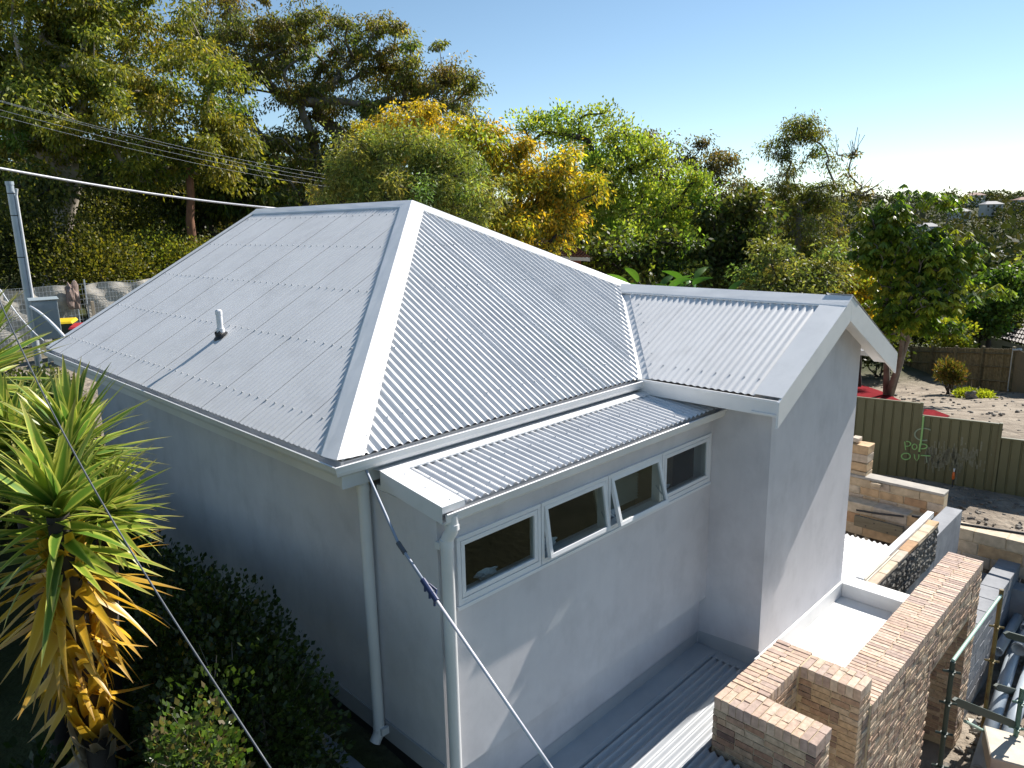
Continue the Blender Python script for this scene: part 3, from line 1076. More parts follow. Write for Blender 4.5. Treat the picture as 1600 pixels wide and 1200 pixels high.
# windows: one frame each, hinged sash and pane inside
WXS = [0.49, 1.365, 2.225, 3.06, 3.955]
OPEN = [0.0, 8.5, 15.0, 0.0]
for i in range(4):
    x0, x1 = WXS[i] + (.004 if i else 0), WXS[i + 1] - (.004 if i < 3 else 0)
    m = MB()
    y0, y1, t = LEAN_Y - .018, LEAN_Y + .075, .034
    m.box((x0, y0, OZ0), (x1, y1, OZ0 + t + .012))
    m.box((x0, y0, OZ1 - t), (x1, y1, OZ1))
    m.box((x0, y0 + .0005, OZ0 + t + .012), (x0 + t, y1, OZ1 - t))
    m.box((x1 - t, y0 + .0005, OZ0 + t + .012), (x1, y1, OZ1 - t))
    m.box((x0 + .05, y0 - .004, OZ0 + .018), (x0 + .085, y0 + .001, OZ0 + .026))
    wf = m.build("window", "window_frame", house, bevel=.003)
    hz = OZ1 - t - .004
    A, B, Zb = x0 + t + .004, x1 - t - .004, OZ0 + t + .018
    hh = hz - Zb
    m = MB()
    s_ = .036
    ys0, ys1 = -.022, .016
    m.box((A, ys0, -s_), (B, ys1, 0))
    m.box((A, ys0, -hh), (B, ys1, -hh + s_))
    m.box((A, ys0 + .0005, -hh + s_), (A + s_, ys1 - .0005, -s_))
    m.box((B - s_, ys0 + .0005, -hh + s_), (B, ys1 - .0005, -s_))
    g = MB()
    g.box((A + s_ - .005, -.006, -hh + s_ - .005), (B - s_ + .005, -.001, -s_ + .005))
    for mb, nm, mt in ((m, "sash", "window_frame"), (g, "pane", "glass")):
        o = mb.build(nm, mt, None, bevel=.003 if nm == "sash" else 0)
        o.parent = wf
        o.location = (0, LEAN_Y + .004, hz)
        o.rotation_euler = (math.radians(-OPEN[i]), 0, 0)
    if OPEN[i]:
        an = math.radians(OPEN[i])
        yo, zo = LEAN_Y + .004 - math.sin(an) * hh * .95, hz - math.cos(an) * hh * .95
        for xx in (A + .006, B - .006):
            m = MB()
            m.tube([(xx, LEAN_Y + .02, zo + .12), (xx, yo + .01, zo + .01)], .006, 6)
            o = m.build("stay_arm", "galv", None)
            o.parent = wf
# sill under the row of windows
m = MB()
m.box((OX0 - .012, LEAN_Y - .026, OZ0 - .03), (OX1 + .012, LEAN_Y + .05, OZ0 - .001))
m.build("window_sill", "window_frame", house, bevel=.003)
# the room behind the windows
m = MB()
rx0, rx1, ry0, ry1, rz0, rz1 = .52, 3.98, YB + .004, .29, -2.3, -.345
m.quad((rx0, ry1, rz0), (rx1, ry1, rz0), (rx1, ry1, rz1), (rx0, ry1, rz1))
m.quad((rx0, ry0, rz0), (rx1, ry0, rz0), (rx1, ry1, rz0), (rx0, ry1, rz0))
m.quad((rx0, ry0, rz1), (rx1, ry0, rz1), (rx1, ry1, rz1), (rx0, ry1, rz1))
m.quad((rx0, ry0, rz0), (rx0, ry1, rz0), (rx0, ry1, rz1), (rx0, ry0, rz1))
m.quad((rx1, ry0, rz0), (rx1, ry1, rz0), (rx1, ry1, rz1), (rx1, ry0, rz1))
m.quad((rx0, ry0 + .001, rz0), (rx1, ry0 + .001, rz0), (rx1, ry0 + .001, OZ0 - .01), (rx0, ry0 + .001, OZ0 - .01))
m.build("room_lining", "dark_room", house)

# things seen through the glass
vbl = thing("venetian_blind", "pale slatted blind hanging inside the widest-open window", "blind", (2.65, -.42, -1.2))
for k in range(22):
    m = MB()
    z = -.40 - k * .03
    m.hexa([(2.52, -.435, z), (3.01, -.435, z), (3.01, -.408, z + .013), (2.52, -.408, z + .013),
            (2.52, -.4355, z + .0012), (3.01, -.4355, z + .0012), (3.01, -.4085, z + .0142), (2.52, -.4085, z + .0142)])
    m.build("slat", "cream_wall", vbl)
m = MB()
m.box((2.51, -.44, -.38), (3.02, -.40, -.355))
m.build("head_rail", "cream_wall", vbl)
bd = thing("leaning_board", "pale green board leaning behind the widest-open window", "board", (2.5, -.4, -1.6))
m = MB()
m.hexa([(2.52, -.42, -1.5), (2.62, -.42, -1.5), (2.62, -.40, -1.5), (2.52, -.40, -1.5), (2.28, -.40, -.42), (2.38, -.40, -.42), (2.38, -.38, -.42), (2.28, -.38, -.42)])
m.build("board", "cream_wall", bd)
bs = thing("carton", "brown carton standing behind the closed window at the wing", "carton", (3.62, -.2, -1.6))
m = MB()
m.box((3.50, -.28, -1.6), (3.86, -.05, -.60))
m.build("carton_box", "carton", bs, bevel=.004)
m = MB()
m.box((3.499, -.2805, -.80), (3.861, -.2795, -.79))
m.build("tape", "cream_wall", bs)


def crumple(name, label, c, r, mat, seed, squash=.5, cat="wrapper"):
    rg = np.random.default_rng(seed)
    import bmesh
    bm = bmesh.new()
    bmesh.ops.create_icosphere(bm, subdivisions=3, radius=1.0)
    ph = rg.uniform(0, 6, 9)
    for v in bm.verts:
        x, y, z = v.co
        k = 1 + .25 * math.sin(3 * x + ph[0] + 2 * y) + .22 * math.sin(5 * y + ph[1] + 3 * z) + .12 * math.sin(9 * z + ph[2] + 7 * x)
        v.co = Vector((x * r[0] * k + c[0], y * r[1] * k + c[1], max(-.9, z) * r[2] * k + c[2]))
    me = bpy.data.meshes.new(name)
    bm.to_mesh(me)
    bm.free()
    o = link_mesh(name, me, mat)
    return tag(o, label, cat)


for c, lab, sd in (((.93, -.50, -1.02), "crumpled white plastic on the sill of the leftmost window", 1),
                   ((1.62, -.50, -1.01), "crumpled white plastic on the sill of the second window from left", 2),
                   ((2.44, -.50, -1.01), "crumpled white plastic on the sill of the widest-open window", 3),
                   ((3.30, -.50, -1.00), "crumpled white plastic on the sill beside the brown carton", 4)):
    crumple("plastic_wrap", lab, c, (.10, .035, .035), "plastic_white", sd)

# lower corrugated roof at the foot of the lean-to wall
ZL = -3.05
lr = thing("lower_roof", "low white corrugated roof in shade at the foot of the rendered wall", "roof", (1.8, -1.2, ZL))
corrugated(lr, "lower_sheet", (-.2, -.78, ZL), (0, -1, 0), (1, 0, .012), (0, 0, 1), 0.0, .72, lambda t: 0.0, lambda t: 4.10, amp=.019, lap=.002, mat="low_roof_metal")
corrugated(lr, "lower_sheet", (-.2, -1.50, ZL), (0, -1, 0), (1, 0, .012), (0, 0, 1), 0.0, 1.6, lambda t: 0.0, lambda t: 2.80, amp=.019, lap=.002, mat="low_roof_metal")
m = MB()
m.quad((-.2, -.82, ZL + .02), (3.98, -.82, ZL + .063), (3.98, -.575, ZL + .075), (-.2, -.575, ZL + .03))
m.quad((-.2, -.578, ZL + .03), (3.98, -.578, ZL + .075), (3.98, -.580, ZL + .21), (-.2, -.580, ZL + .17))
m.quad((-.2, -.82, ZL + .02), (-.2, -.825, ZL - .004), (3.98, -.825, ZL + .04), (3.98, -.82, ZL + .063))
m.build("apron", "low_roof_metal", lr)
m = MB()
m.quad((3.997, -.58, ZL + .06), (3.997, -1.29, ZL + .06), (3.999, -1.29, ZL + .26), (3.999, -.58, ZL + .21))
m.quad((3.997, -.58, ZL + .062), (3.86, -.60, ZL + .06), (3.86, -1.49, ZL + .06), (3.997, -1.49, ZL + .062))
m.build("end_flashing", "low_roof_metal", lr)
m = MB()
m.box((-.19, -2.9, -5.5), (2.58, -.6, -3.075))
m.build("support_wall", "render_plinth", lr)

# flat white roof tray between wing and brick wall
fr_ = thing("flat_roof", "flat white membrane roof tray between gable wall and brick parapet", "roof", (5, -1.7, -3.05))
m = MB()
m.box((3.93, -2.16, -3.15), (6.42, GAB_Y - .004, -3.02))
m.build("deck", "membrane", fr_)
m = MB()
m.box((3.9, GAB_Y - .03, -3.0195), (6.40, GAB_Y - .002, -2.83))
m.build("upstand", "membrane", fr_, bevel=.006)
m = MB()
m.box((6.15, -2.158, -3.0195), (6.40, GAB_Y - .031, -2.84))
m.build("kerb", "membrane", fr_, bevel=.008)
# ------------------------------------------------------------------ brick and block work
def chamfer_box(dx, dy, dz, c=0.004, jit=0.0, rg=None):
    """24 corners, 26 faces, centred."""
    V, idx = [], {}
    h = (dx / 2, dy / 2, dz / 2)
    for sx in (-1, 1):
        for sy in (-1, 1):
            for sz in (-1, 1):
                j = rg.uniform(-jit, jit, 3) if rg is not None else (0, 0, 0)
                for ax in range(3):
                    p = [sx * (h[0] - (0 if ax == 0 else c)) + j[0], sy * (h[1] - (0 if ax == 1 else c)) + j[1], sz * (h[2] - (0 if ax == 2 else c)) + j[2]]
                    idx[(sx, sy, sz, ax)] = len(V)
                    V.append(tuple(p))
    F = []
    I = idx
    for s in (-1, 1):
        q = [I[(s, -1, -1, 0)], I[(s, 1, -1, 0)], I[(s, 1, 1, 0)], I[(s, -1, 1, 0)]]
        F.append(q if s > 0 else q[::-1])
        q = [I[(-1, s, -1, 1)], I[(-1, s, 1, 1)], I[(1, s, 1, 1)], I[(1, s, -1, 1)]]
        F.append(q if s > 0 else q[::-1])
        q = [I[(-1, -1, s, 2)], I[(1, -1, s, 2)], I[(1, 1, s, 2)], I[(-1, 1, s, 2)]]
        F.append(q if s > 0 else q[::-1])
    for a, b in ((0, 1), (0, 2), (1, 2)):
        c3 = 3 - a - b
        for s1 in (-1, 1):
            for s2 in (-1, 1):
                k = [0, 0, 0]
                k[a], k[b] = s1, s2
                k[c3] = -1
                k2 = list(k)
                k2[c3] = 1
                F.append([I[(*k, a)], I[(*k2, a)], I[(*k2, b)], I[(*k, b)]])
    for sx in (-1, 1):
        for sy in (-1, 1):
            for sz in (-1, 1):
                F.append([I[(sx, sy, sz, 0)], I[(sx, sy, sz, 1)], I[(sx, sy, sz, 2)]])
    return V, F


BOXES = {}


def box_mesh(d, mat, c=0.004, jit=0.0):
    key = (round(d[0], 3), round(d[1], 3), round(d[2], 3), mat, random.randrange(3) if jit else 0)
    if key not in BOXES:
        rg = np.random.default_rng(abs(hash(key[:3])) % 10000 + key[4]) if jit else None
        V, F = chamfer_box(*key[:3], c, jit, rg)
        me = bpy.data.meshes.new("piece")
        me.from_pydata(V, [], F)
        me.materials.append(M[mat])
        BOXES[key] = me
    return BOXES[key]


def piece(name, c, d, mat, parent, rz=0.0, chamf=0.004, jit=0.0, tilt=0.0):
    o = bpy.data.objects.new(name, box_mesh(d, mat, chamf, jit))
    COL.objects.link(o)
    parent_to(o, parent)
    o.location = [float(q) for q in c]
    o.rotation_euler = (random.uniform(-tilt, tilt), random.uniform(-tilt, tilt), rz + random.uniform(-tilt, tilt))
    return o


ZT, ZLW = -2.50, -2.77
bw = thing("brick_wall", "raw multicoloured brick parapet wall with stepped return and doorway", "wall", (5.2, -2.2, -5.3))
PARTS, REST = [], []
J = 0.007


def pr_(lst, x0, x1, y0, y1, z0, z1):
    lst.append(((x0 + x1) / 2, (y0 + y1) / 2, (z0 + z1) / 2, x1 - x0, y1 - y0, z1 - z0))


def rowlock(lst, x0, x1, y0, y1, zt, axis, pitch=.068, LB=.19):
    """Bricks on edge: thin along `axis`, long across."""
    a0, a1, b0, b1 = (x0, x1, y0, y1) if axis == 'x' else (y0, y1, x0, x1)
    n = int(round((a1 - a0) / pitch))
    st = (a1 - a0) / n
    for i in range(n):
        s0, s1 = a0 + i * st, a0 + (i + 1) * st - J * .8
        wdt = b1 - b0
        cut = [LB, wdt - LB - 2 * J] if i % 2 else [wdt - LB - 2 * J, LB]
        if random.random() < .25:
            k = wdt * random.uniform(.3, .7)
            cut = [k, wdt - k - 2 * J]
        p = b0
        for L_ in cut:
            dz = random.uniform(-.003, .003)
            if axis == 'x':
                pr_(lst, s0, s1, p, p + L_, zt - .11 + dz, zt + dz)
            else:
                pr_(lst, p, p + L_, s0, s1, zt - .11 + dz, zt + dz)
            p += L_ + J * 1.2


def face(lst, axis, fixed, sgn, a0, a1, ztop, zbot, dep=.105, skip=None, start=0):
    """Stretcher courses on one face; axis is the direction the face runs along, sgn where it looks."""
    z = ztop
    k = start
    while z - .054 > zbot:
        p = a0 - (.09 if k % 2 else 0)
        while p < a1 - .02:
            L_ = .168 if random.random() < .75 else .08
            s0, s1 = max(p, a0), min(p + L_, a1)
            if s1 - s0 > .035 and not (skip and skip((s0 + s1) / 2, z - .027)):
                o_ = fixed + sgn * random.uniform(-.002, .005)
                q0, q1 = (o_ - dep, o_) if sgn > 0 else (o_, o_ + dep)
                if axis == 'y':
                    pr_(lst, q0, q1, s0, s1, z - .054, z)
                else:
                    pr_(lst, s0, s1, q0, q1, z - .054, z)
            p += L_ + J
        z -= .0635
        k += 1


# stepped return: front leg, cross arm, second leg
rowlock(PARTS, 2.965, 3.90, -1.87, -1.52, ZT, 'x')
rowlock(PARTS, 2.65, 2.955, -2.43, -1.52, ZT, 'y')
rowlock(PARTS, 3.60, 3.87, -2.43, -1.88, ZT, 'y')
rowlock(PARTS, 3.88, 7.82, -2.45, -2.04, ZLW, 'x', .058)
face(PARTS, 'y', 2.65, -1, -2.43, -1.52, ZT - .12, -3.6)
face(PARTS, 'x', -2.43, -1, 2.76, 2.96, ZT - .12, -3.6)
face(PARTS, 'x', -1.87, -1, 2.965, 3.595, ZT - .12, -3.5)
face(PARTS, 'y', 3.60, -1, -2.43, -1.876, ZT - .12, -4.2)
face(PARTS, 'x', -2.43, -1, 3.71, 3.87, ZT - .12, -4.4)
door = lambda a, z: 5.80 < a < 7.40 and z < -3.42
face(REST, 'x', -2.45, -1, 3.88, 5.80, ZLW - .12, -5.3)
face(REST, 'x', -2.45, -1, 5.80, 7.40, ZLW - .12, -3.44)
face(REST, 'x', -2.45, -1, 7.40, 7.82, ZLW - .12, -5.3)
face(REST, 'y', 7.40, -1, -2.34, -2.04, -3.42, -5.3)
face(REST, 'x', -2.04, 1, 3.9, 7.82, ZLW - .12, -3.3)
face(REST, 'y', 3.60, -1, -2.43, -1.876, -4.2, -5.3)
face(REST, 'x', -2.43, -1, 3.71, 3.87, -4.4, -5.3)
for c in PARTS[:286]:
    top = abs(c[5] - .11) < .001
    piece("brick", c[:3], c[3:], "brick_top_sunlit" if top else "brick", bw, chamf=.003, jit=.002, tilt=.005)
REST += PARTS[286:]
vv, ff, rr = [], [], []
rg = np.random.default_rng(3)
for c in REST:
    V, F = chamfer_box(c[3], c[4], c[5], .004, .002, rg)
    i = len(vv)
    vv += [(x + c[0], y + c[1], z + c[2]) for x, y, z in V]
    ff += [[i + k for k in f] for f in F]
    rr += [rg.random()] * len(V)
me = bpy.data.meshes.new("brickwork")
me.from_pydata(vv, [], ff)
a = me.attributes.new("rnd", 'FLOAT', 'POINT')
a.data.foreach_set("value", np.array(rr, np.float32))
o = link_mesh("brickwork", me, "brick_joined", bw)
o["kind"] = "stuff"
m = MB()
e = .008
m.box((2.65 + e, -2.43 + e, -3.6), (2.96 - e, -1.52 - e, ZT - e))
m.box((2.96 - e, -1.87 + e, -3.6), (3.90 - e, -1.52 - e, ZT - e - .001))
m.box((3.60 + e, -2.43 + e, -5.35), (3.87 - e, -1.87 + e, ZT - e - .0015))
m.box((3.87 - e, -2.45 + e, -5.35), (5.80 - .004, -2.04 - e, ZLW - e))
m.box((5.80 - .005, -2.45 + e, -3.425), (7.40 + .004, -2.04 - e, ZLW - e - .001))
m.box((7.40 + e, -2.45 + e, -5.35), (7.82 - e, -2.04 - e, ZLW - e - .002))
m.build("mortar", "mortar", bw)
# toothed header ends that stick out of the near jamb
for k in range(13):
    piece("brick", (5.825, -2.41, -3.56 - k * .127), (.06, .08, .053), "brick", bw)


# stonework
def block_wall(name, label, cat, p0, p1, zt, zb, courses, lens, thick, mat, cap=None, piece_name="stone_block", jit=.006, proud=.006, group=None, core="mortar", cham=.008):
    p0, p1 = np.array(p0[:2], float), np.array(p1[:2], float)
    ln = np.linalg.norm(p1 - p0)
    d = (p1 - p0) / ln
    n = np.array([d[1], -d[0]])
    mid = (p0 + p1) / 2
    if (CAM[:2] - mid) @ n < 0:
        n = -n
    rz = math.atan2(d[1], d[0])
    t = thing(name, label, cat, (mid[0], mid[1], zb), group)
    ch = (zt - zb) / courses
    for k in range(courses):
        p = -(lens[0] * .5 if k % 2 else 0)
        while p < ln - .03:
            L_ = random.uniform(*lens)
            s0, s1 = max(0, p), min(ln, p + L_)
            if s1 - s0 > .04:
                c = p0 + d * (s0 + s1) / 2 - n * (thick / 2 - random.uniform(0, proud))
                piece(piece_name, (c[0], c[1], zb + (k + .5) * ch), (s1 - s0 - .012, thick, ch - .012), mat, t, rz=rz, chamf=cham, jit=jit)
            p += L_
    m = MB()
    q = [p0 - n * .012, p1 - n * .012, p1 - n * (thick - .01), p0 - n * (thick - .01)]
    m.hexa([(*x, zb) for x in q] + [(*x, zt - .012) for x in q])
    m.build("joint_mortar", core, t)
    if cap:
        q = [p0 + n * .02, p1 + n * .02, p1 - n * (thick + .02), p0 - n * (thick + .02)]
        m = MB()
        m.hexa([(*x, zt + .002) for x in q] + [(*x, zt + .05) for x in q])
        m.build("coping", cap, t, bevel=.006)
    return t


A0, A1 = on(1318, 747, 0, 11.3), on(1477, 762, 0, 11.3)
block_wall("sandstone_wall", "upper golden sandstone block wall in front of olive fence", "wall", A0, A1, (A0[2] + A1[2]) / 2 - .05, (A0[2] + A1[2]) / 2 - .52, 3, (.28, .52), .26, "sandstone", cap="stone_cap")
B0, B1 = on(1310, 796, 0, 10.9), on(1700, 850, 0, 10.9)
zB = on(1450, 812, 0, 10.9)[2]
block_wall("sandstone_wall", "lower long sandstone retaining wall with black pipe along its top", "wall", B0, B1, zB, zB - .62, 3, (.40, .62), .3, "sandstone")
S0 = on(1343, 745, 0, 11.45)
sp = thing("sandstone_pier", "short sandstone pier standing beside the gable wall", "pier", (11.45, S0[1], S0[2] - .05))
for k in range(4):
    piece("stone_block", (11.5, S0[1], S0[2] + .06 + k * .17), (.34, .30, .16), "sandstone", sp, chamf=.01, jit=.008)
piece("stone_block", (11.48, S0[1] + .12, S0[2] + .06 + 3.9 * .17), (.2, .14, .08), "sandstone", sp, chamf=.01, jit=.006)
b_ = on(1370, 748, 0, 11.25)
tag(piece("loose_stone", (11.25, b_[1], A0[2] + .03), (.12, .18, .06), "sandstone", None, chamf=.01, jit=.01), "loose cut sandstone offcut lying on top of sandstone wall", "stone")
# black pipes along the lower stone wall
for (q0, q1, lab, r) in (((1338, 797), (1412, 807), "short black poly pipe on the timber sleeper", .018),
                         ((1425, 806), (1640, 840), "long black poly pipe lying along the lower sandstone wall", .024)):
    P0, P1 = on(*q0, 0, 10.82), on(*q1, 0, 10.82)
    m = MB()
    m.tube([P0, (P0 + P1) / 2 + (0, 0, -.01), P1], r, 10)
    tag(m.build("poly_pipe", "black_rubber", smooth='angle'), lab, "pipe")
# timber sleeper below it
P0, P1 = on(1335, 805, 0, 10.70), on(1412, 817, 0, 10.70)
m = MB()
m.box((10.70, P0[1], P0[2] - .20), (10.76, P1[1], P0[2]))
o = m.build("timber_sleeper", "timber_sleeper", bevel=.006)
tag(o, "weathered timber sleeper with bolt holes under the black pipe", "sleeper")
m = MB()
for f_, dz in ((.42, -.06), (.86, -.08), (.25, -.15), (.70, -.17)):
    y = P0[1] + (P1[1] - P0[1]) * f_
    m.tube([(10.699, y, P0[2] + dz), (10.694, y, P0[2] + dz)], .013, 8)
m.build("bolt_hole", "black_rubber", o)

# split-face block wall with white capping beyond the flat roof
ZS = -2.86
sf = thing("splitface_wall", "rough split-face block wall with pale stone top beyond the flat roof", "wall", (7.6, -1.5, -5.3))
rg = np.random.default_rng(9)


def rough_block(x0, x1, z0, z1, y, name, parent, dep=.05):
    nx, nz = 10, 7
    P = []
    for j in range(nz + 1):
        for i in range(nx + 1):
            edge = i in (0, nx) or j in (0, nz)
            P.append((x0 + (x1 - x0) * i / nx, y - (0 if edge else rg.uniform(.0, dep)), z0 + (z1 - z0) * j / nz))
    F = []
    for j in range(nz):
        for i in range(nx):
            q = j * (nx + 1) + i
            F.append((q, q + 1, q + nx + 2, q + nx + 1))
    me = bpy.data.meshes.new(name)
    me.from_pydata(P, [], F)
    return link_mesh(name, me, "splitface", parent)


for k in range(3):
    p = 6.42
    while p < 9.05:
        L_ = rg.uniform(.38, .42)
        rough_block(p, min(p + L_ - .008, 9.05), ZS - .06 - (k + 1) * .19, ZS - .07 - k * .19, -1.60, "split_block", sf, .032)
        p += L_
m = MB()
m.box((6.42, -1.598, -5.3), (9.06, -1.46, ZS - .06))
m.build("block_core", "concrete", sf)
p = 6.42
while p < 9.04:
    L_ = rg.uniform(.28, .46)
    piece("cap_stone", ((p + min(p + L_, 9.05)) / 2, -1.545, ZS - .03), (min(L_, 9.05 - p) - .006, .14, .058), "sandstone", sf, chamf=.006, jit=.004)
    p += L_
m = MB()
m.box((6.41, -1.47, ZS - .05), (9.3, -1.38, ZS + .035))
m.build("white_capping", "flashing", sf, bevel=.004)
for k, dz in ((0, .02), (1, .035)):
    m = MB()
    m.box((6.42, -1.515 + k * .022, ZS - .02), (7.6 - k * .3, -1.497 + k * .022, ZS + dz - .005))
    m.build("timber_strip", "pale_block", sf)
# little corrugated roof between the wing and that wall
lr2 = thing("small_roof", "small sunlit white corrugated roof between gable wall and split-face wall", "roof", (7.2, -1.0, -3.0))
corrugated(lr2, "roof_sheet", (6.21, -1.385, -2.98), (0, 1, 0), (1, 0, .0), (0, 0, 1), 0.0, .75, lambda t: 0.0, lambda t: 1.75, amp=.013)
m = MB()
m.box((6.22, -1.37, -5.3), (7.85, -.66, -3.03))
m.build("support_wall", "concrete", lr2)

# concrete block wall on the right and dark court walls
cb = thing("concrete_wall", "grey concrete block retaining wall behind the scaffold", "wall", (9.8, -2.2, -5.3))
p = 7.95
for k in range(9):
    L_ = .44
    for q, zt in enumerate((-3.95, -4.16, -4.37, -4.58, -4.79, -5.0)):
        piece("concrete_block", (p + k * L_ + L_ / 2 - (.2 if q % 2 else 0), -2.25, zt - .1), (L_ - .012, .30, .198), "concrete", cb, chamf=.006, jit=.004)
m = MB()
m.box((7.84, -2.385, -5.35), (12.0, -2.115, -4.0))
m.build("block_core", "concrete", cb)
cw_ = thing("court_wall", "smooth grey rendered wall of the sunken court in shade", "wall", (10.5, -1.8, -5.3))
m = MB()
m.box((10.45, -3.4, -5.35), (10.75, 1.2, zB - .62))
m.build("cross_wall", "concrete", cw_, bevel=.01)
m = MB()
m.box((9.06, -1.60, -5.35), (10.44, -1.36, -3.1))
m.build("side_wall", "concrete", cw_, bevel=.01)
m = MB()
m.box((7.9, -2.1, -4.9), (8.6, -1.62, -4.45))
m.build("step_block", "concrete", cw_, bevel=.01)

# ------------------------------------------------------------------ olive fence with graffiti
FA, FB, FC = at(1330, 620, 16.68), at(1441, 630, 15.92), at(1565, 660, 15.17)
FZ = [FB[2], FB[2] - .26, FB[2] - .55]
dF = (FC - FA)[:2] / np.linalg.norm((FC - FA)[:2])
nF = np.array([dF[1], -dF[0]])
if (CAM[:2] - FB[:2]) @ nF < 0:
    nF = -nF
FD = FC[:2] + dF * 1.9
FPTS = [FA[:2] - dF * 1.2, FB[:2], FC[:2], FD]
fe = thing("steel_fence", "stepped olive green steel panel fence with spray paint", "fence", (*FB[:2], FZ[0] - 1.8))
for i in range(3):
    a_, b_ = FPTS[i], FPTS[i + 1]
    ln = np.linalg.norm(b_ - a_)
    zt, zb = FZ[i], FZ[i] - 2.05
    n = int(round(ln / .19))
    prof = []
    for k in range(n):
        s = k * ln / n
        w = ln / n
        prof += [(s, 0), (s + w * .08, -.022), (s + w * .16, -.022), (s + w * .24, 0)]
    prof.append((ln, 0))
    A = [(*(a_ + dF * s + nF * o_), zb) for s, o_ in prof]
    B = [(*(a_ + dF * s + nF * o_), zt - .02) for s, o_ in prof]
    m = MB()
    m.strip(A, B)
    m.build("steel_panel", "olive_steel", fe)
    for z0, z1 in ((zt - .035, zt), (zb, zb + .035)):
        m = MB()
        q = [a_ + nF * .025, b_ + nF * .025, b_ - nF * .04, a_ - nF * .04]
        m.hexa([(*x, z0) for x in q] + [(*x, z1) for x in q])
        m.build("rail", "olive_steel", fe, bevel=.004)
    q = [b_ + nF * .035 - dF * .03, b_ + nF * .035 + dF * .03, b_ - nF * .05 + dF * .03, b_ - nF * .05 - dF * .03]
    m = MB()
    m.hexa([(*x, zb - .1) for x in q] + [(*x, zt + .015) for x in q])
    m.build("post", "olive_steel", fe, bevel=.004)


def on_fence(px, py, off=.012):
    d = ray(px, py)
    p0 = np.array([*(FB[:2] + nF * off), 0])
    nn = np.array([*nF, 0])
    return CAM + d * (((p0 - CAM) @ nn) / (d @ nn))


def stroke(pts, mat, r=.013, off=.030):
    P = [on_fence(1200 + x / 4, 550 + y / 4, off) for x, y in pts]
    m = MB()
    m.tube(P, r, 6)
    return m


def ell(cx, cy, rx, ry, a0=0, a1=360, n=14):
    return [(cx + rx * math.cos(math.radians(a0 + (a1 - a0) * k / n)), cy + ry * math.sin(math.radians(a0 + (a1 - a0) * k / n))) for k in range(n + 1)]


G = [(ell(975, 515, 58, 38, -45, -290), "spray_pale", .016), ([(860, 612), (857, 585), (854, 560)], "spray_green", .012), (ell(868, 574, 24, 15, -100, 110), "spray_green", .012),
     (ell(916, 592, 15, 17), "spray_green", .012), ([(950, 624), (946, 575)], "spray_green", .012), (ell(966, 590, 28, 15, -120, 110), "spray_green", .013),
     (ell(862, 652, 28, 20), "spray_green", .014), ([(914, 638), (917, 664), (930, 680), (942, 662), (944, 640)], "spray_green", .012),
     ([(955, 646), (1015, 650)], "spray_green", .014), ([(988, 648), (994, 692)], "spray_pale", .013)]
for pts, mat, r in G:
    m = stroke(pts, mat, r)
    m.build("spray_letter", mat, fe)
m = stroke([(972, 402), (966, 470), (956, 560), (945, 622)], "spray_green", .02, off=.045)
m.build("spray_line", "spray_green", fe)
# whitish scuffs on the second panel
rg = np.random.default_rng(21)
V, Q, n = [], [], 0
for k in range(230):
    u_, w_ = rg.normal(0, 1, 2)
    px, py = 1472 + 34 * u_, 716 + 11 * w_
    if not 1445 < px < 1555:
        continue
    c = on_fence(px, py, .006)
    s = rg.uniform(.006, .02)
    d3 = np.array([*dF, 0]) * s
    u3 = np.array([0, 0, rg.uniform(2, 7) * s])
    V += [c - d3 - u3, c + d3 - u3, c + d3 + u3, c - d3 + u3]
    Q.append((n, n + 1, n + 2, n + 3))
    n += 4
o = np_mesh("scuff", np.array(V), np.array(Q), "spray_scuff", fe)
o["kind"] = "stuff"
# warning lamp against the fence
lp = on_fence(1490, 742, .16)
wl_ = thing("warning_lamp", "small orange lamp on a thin stake against the olive fence", "lamp", (lp[0], lp[1], lp[2] - .3))
m = MB()
m.tube([lp + (0, 0, -.45), lp + (0, 0, -.08)], .012, 8)
m.build("stake", "black_rubber", wl_)
m = MB()
m.tube([lp + (0, 0, -.1), lp + (0, 0, -.06), lp + (0, 0, .04), lp + (0, 0, .07)], [.018, .028, .026, .01], 12)
m.build("lens", "orange_light", wl_, smooth=True)
m = MB()
m.tube([lp + (0, 0, .07), lp + (0, 0, .14)], [.012, .02], 8)
m.build("finial", "plastic_white", wl_)


# ------------------------------------------------------------------ pit: pipes, scaffold, rubble
def ground_at(px, py, lift=0.0):
    d = ray(px, py)
    t = 2.0
    while t < 900:
        p = CAM + d * t
        if p[2] < ground_h(p[0], p[1]) + lift:
            return p
        t *= 1.01
    return CAM + d * 60


def hollow_pipe(name, label, a, b, r, mat, group):
    a, b = np.array(a, float), np.array(b, float)
    m = MB()
    m.tube([a, b], r, 24, caps=False)
    m.tube([b, a], r * .9, 24, caps=False)
    d = unit(b - a)
    m.tube([a, a + d * .02], r * 1.0, 24, caps=False)
    n0 = 0
    for k in range(24):      # ring at each end
        j = (k + 1) % 24
        for base, rev in ((0, False),):
            pass
    o = m.build(name, mat, smooth='angle')
    md = o.modifiers.new("wall", 'SOLIDIFY')
    md.thickness = 0.004
    return tag(o, label, "pipe", group)


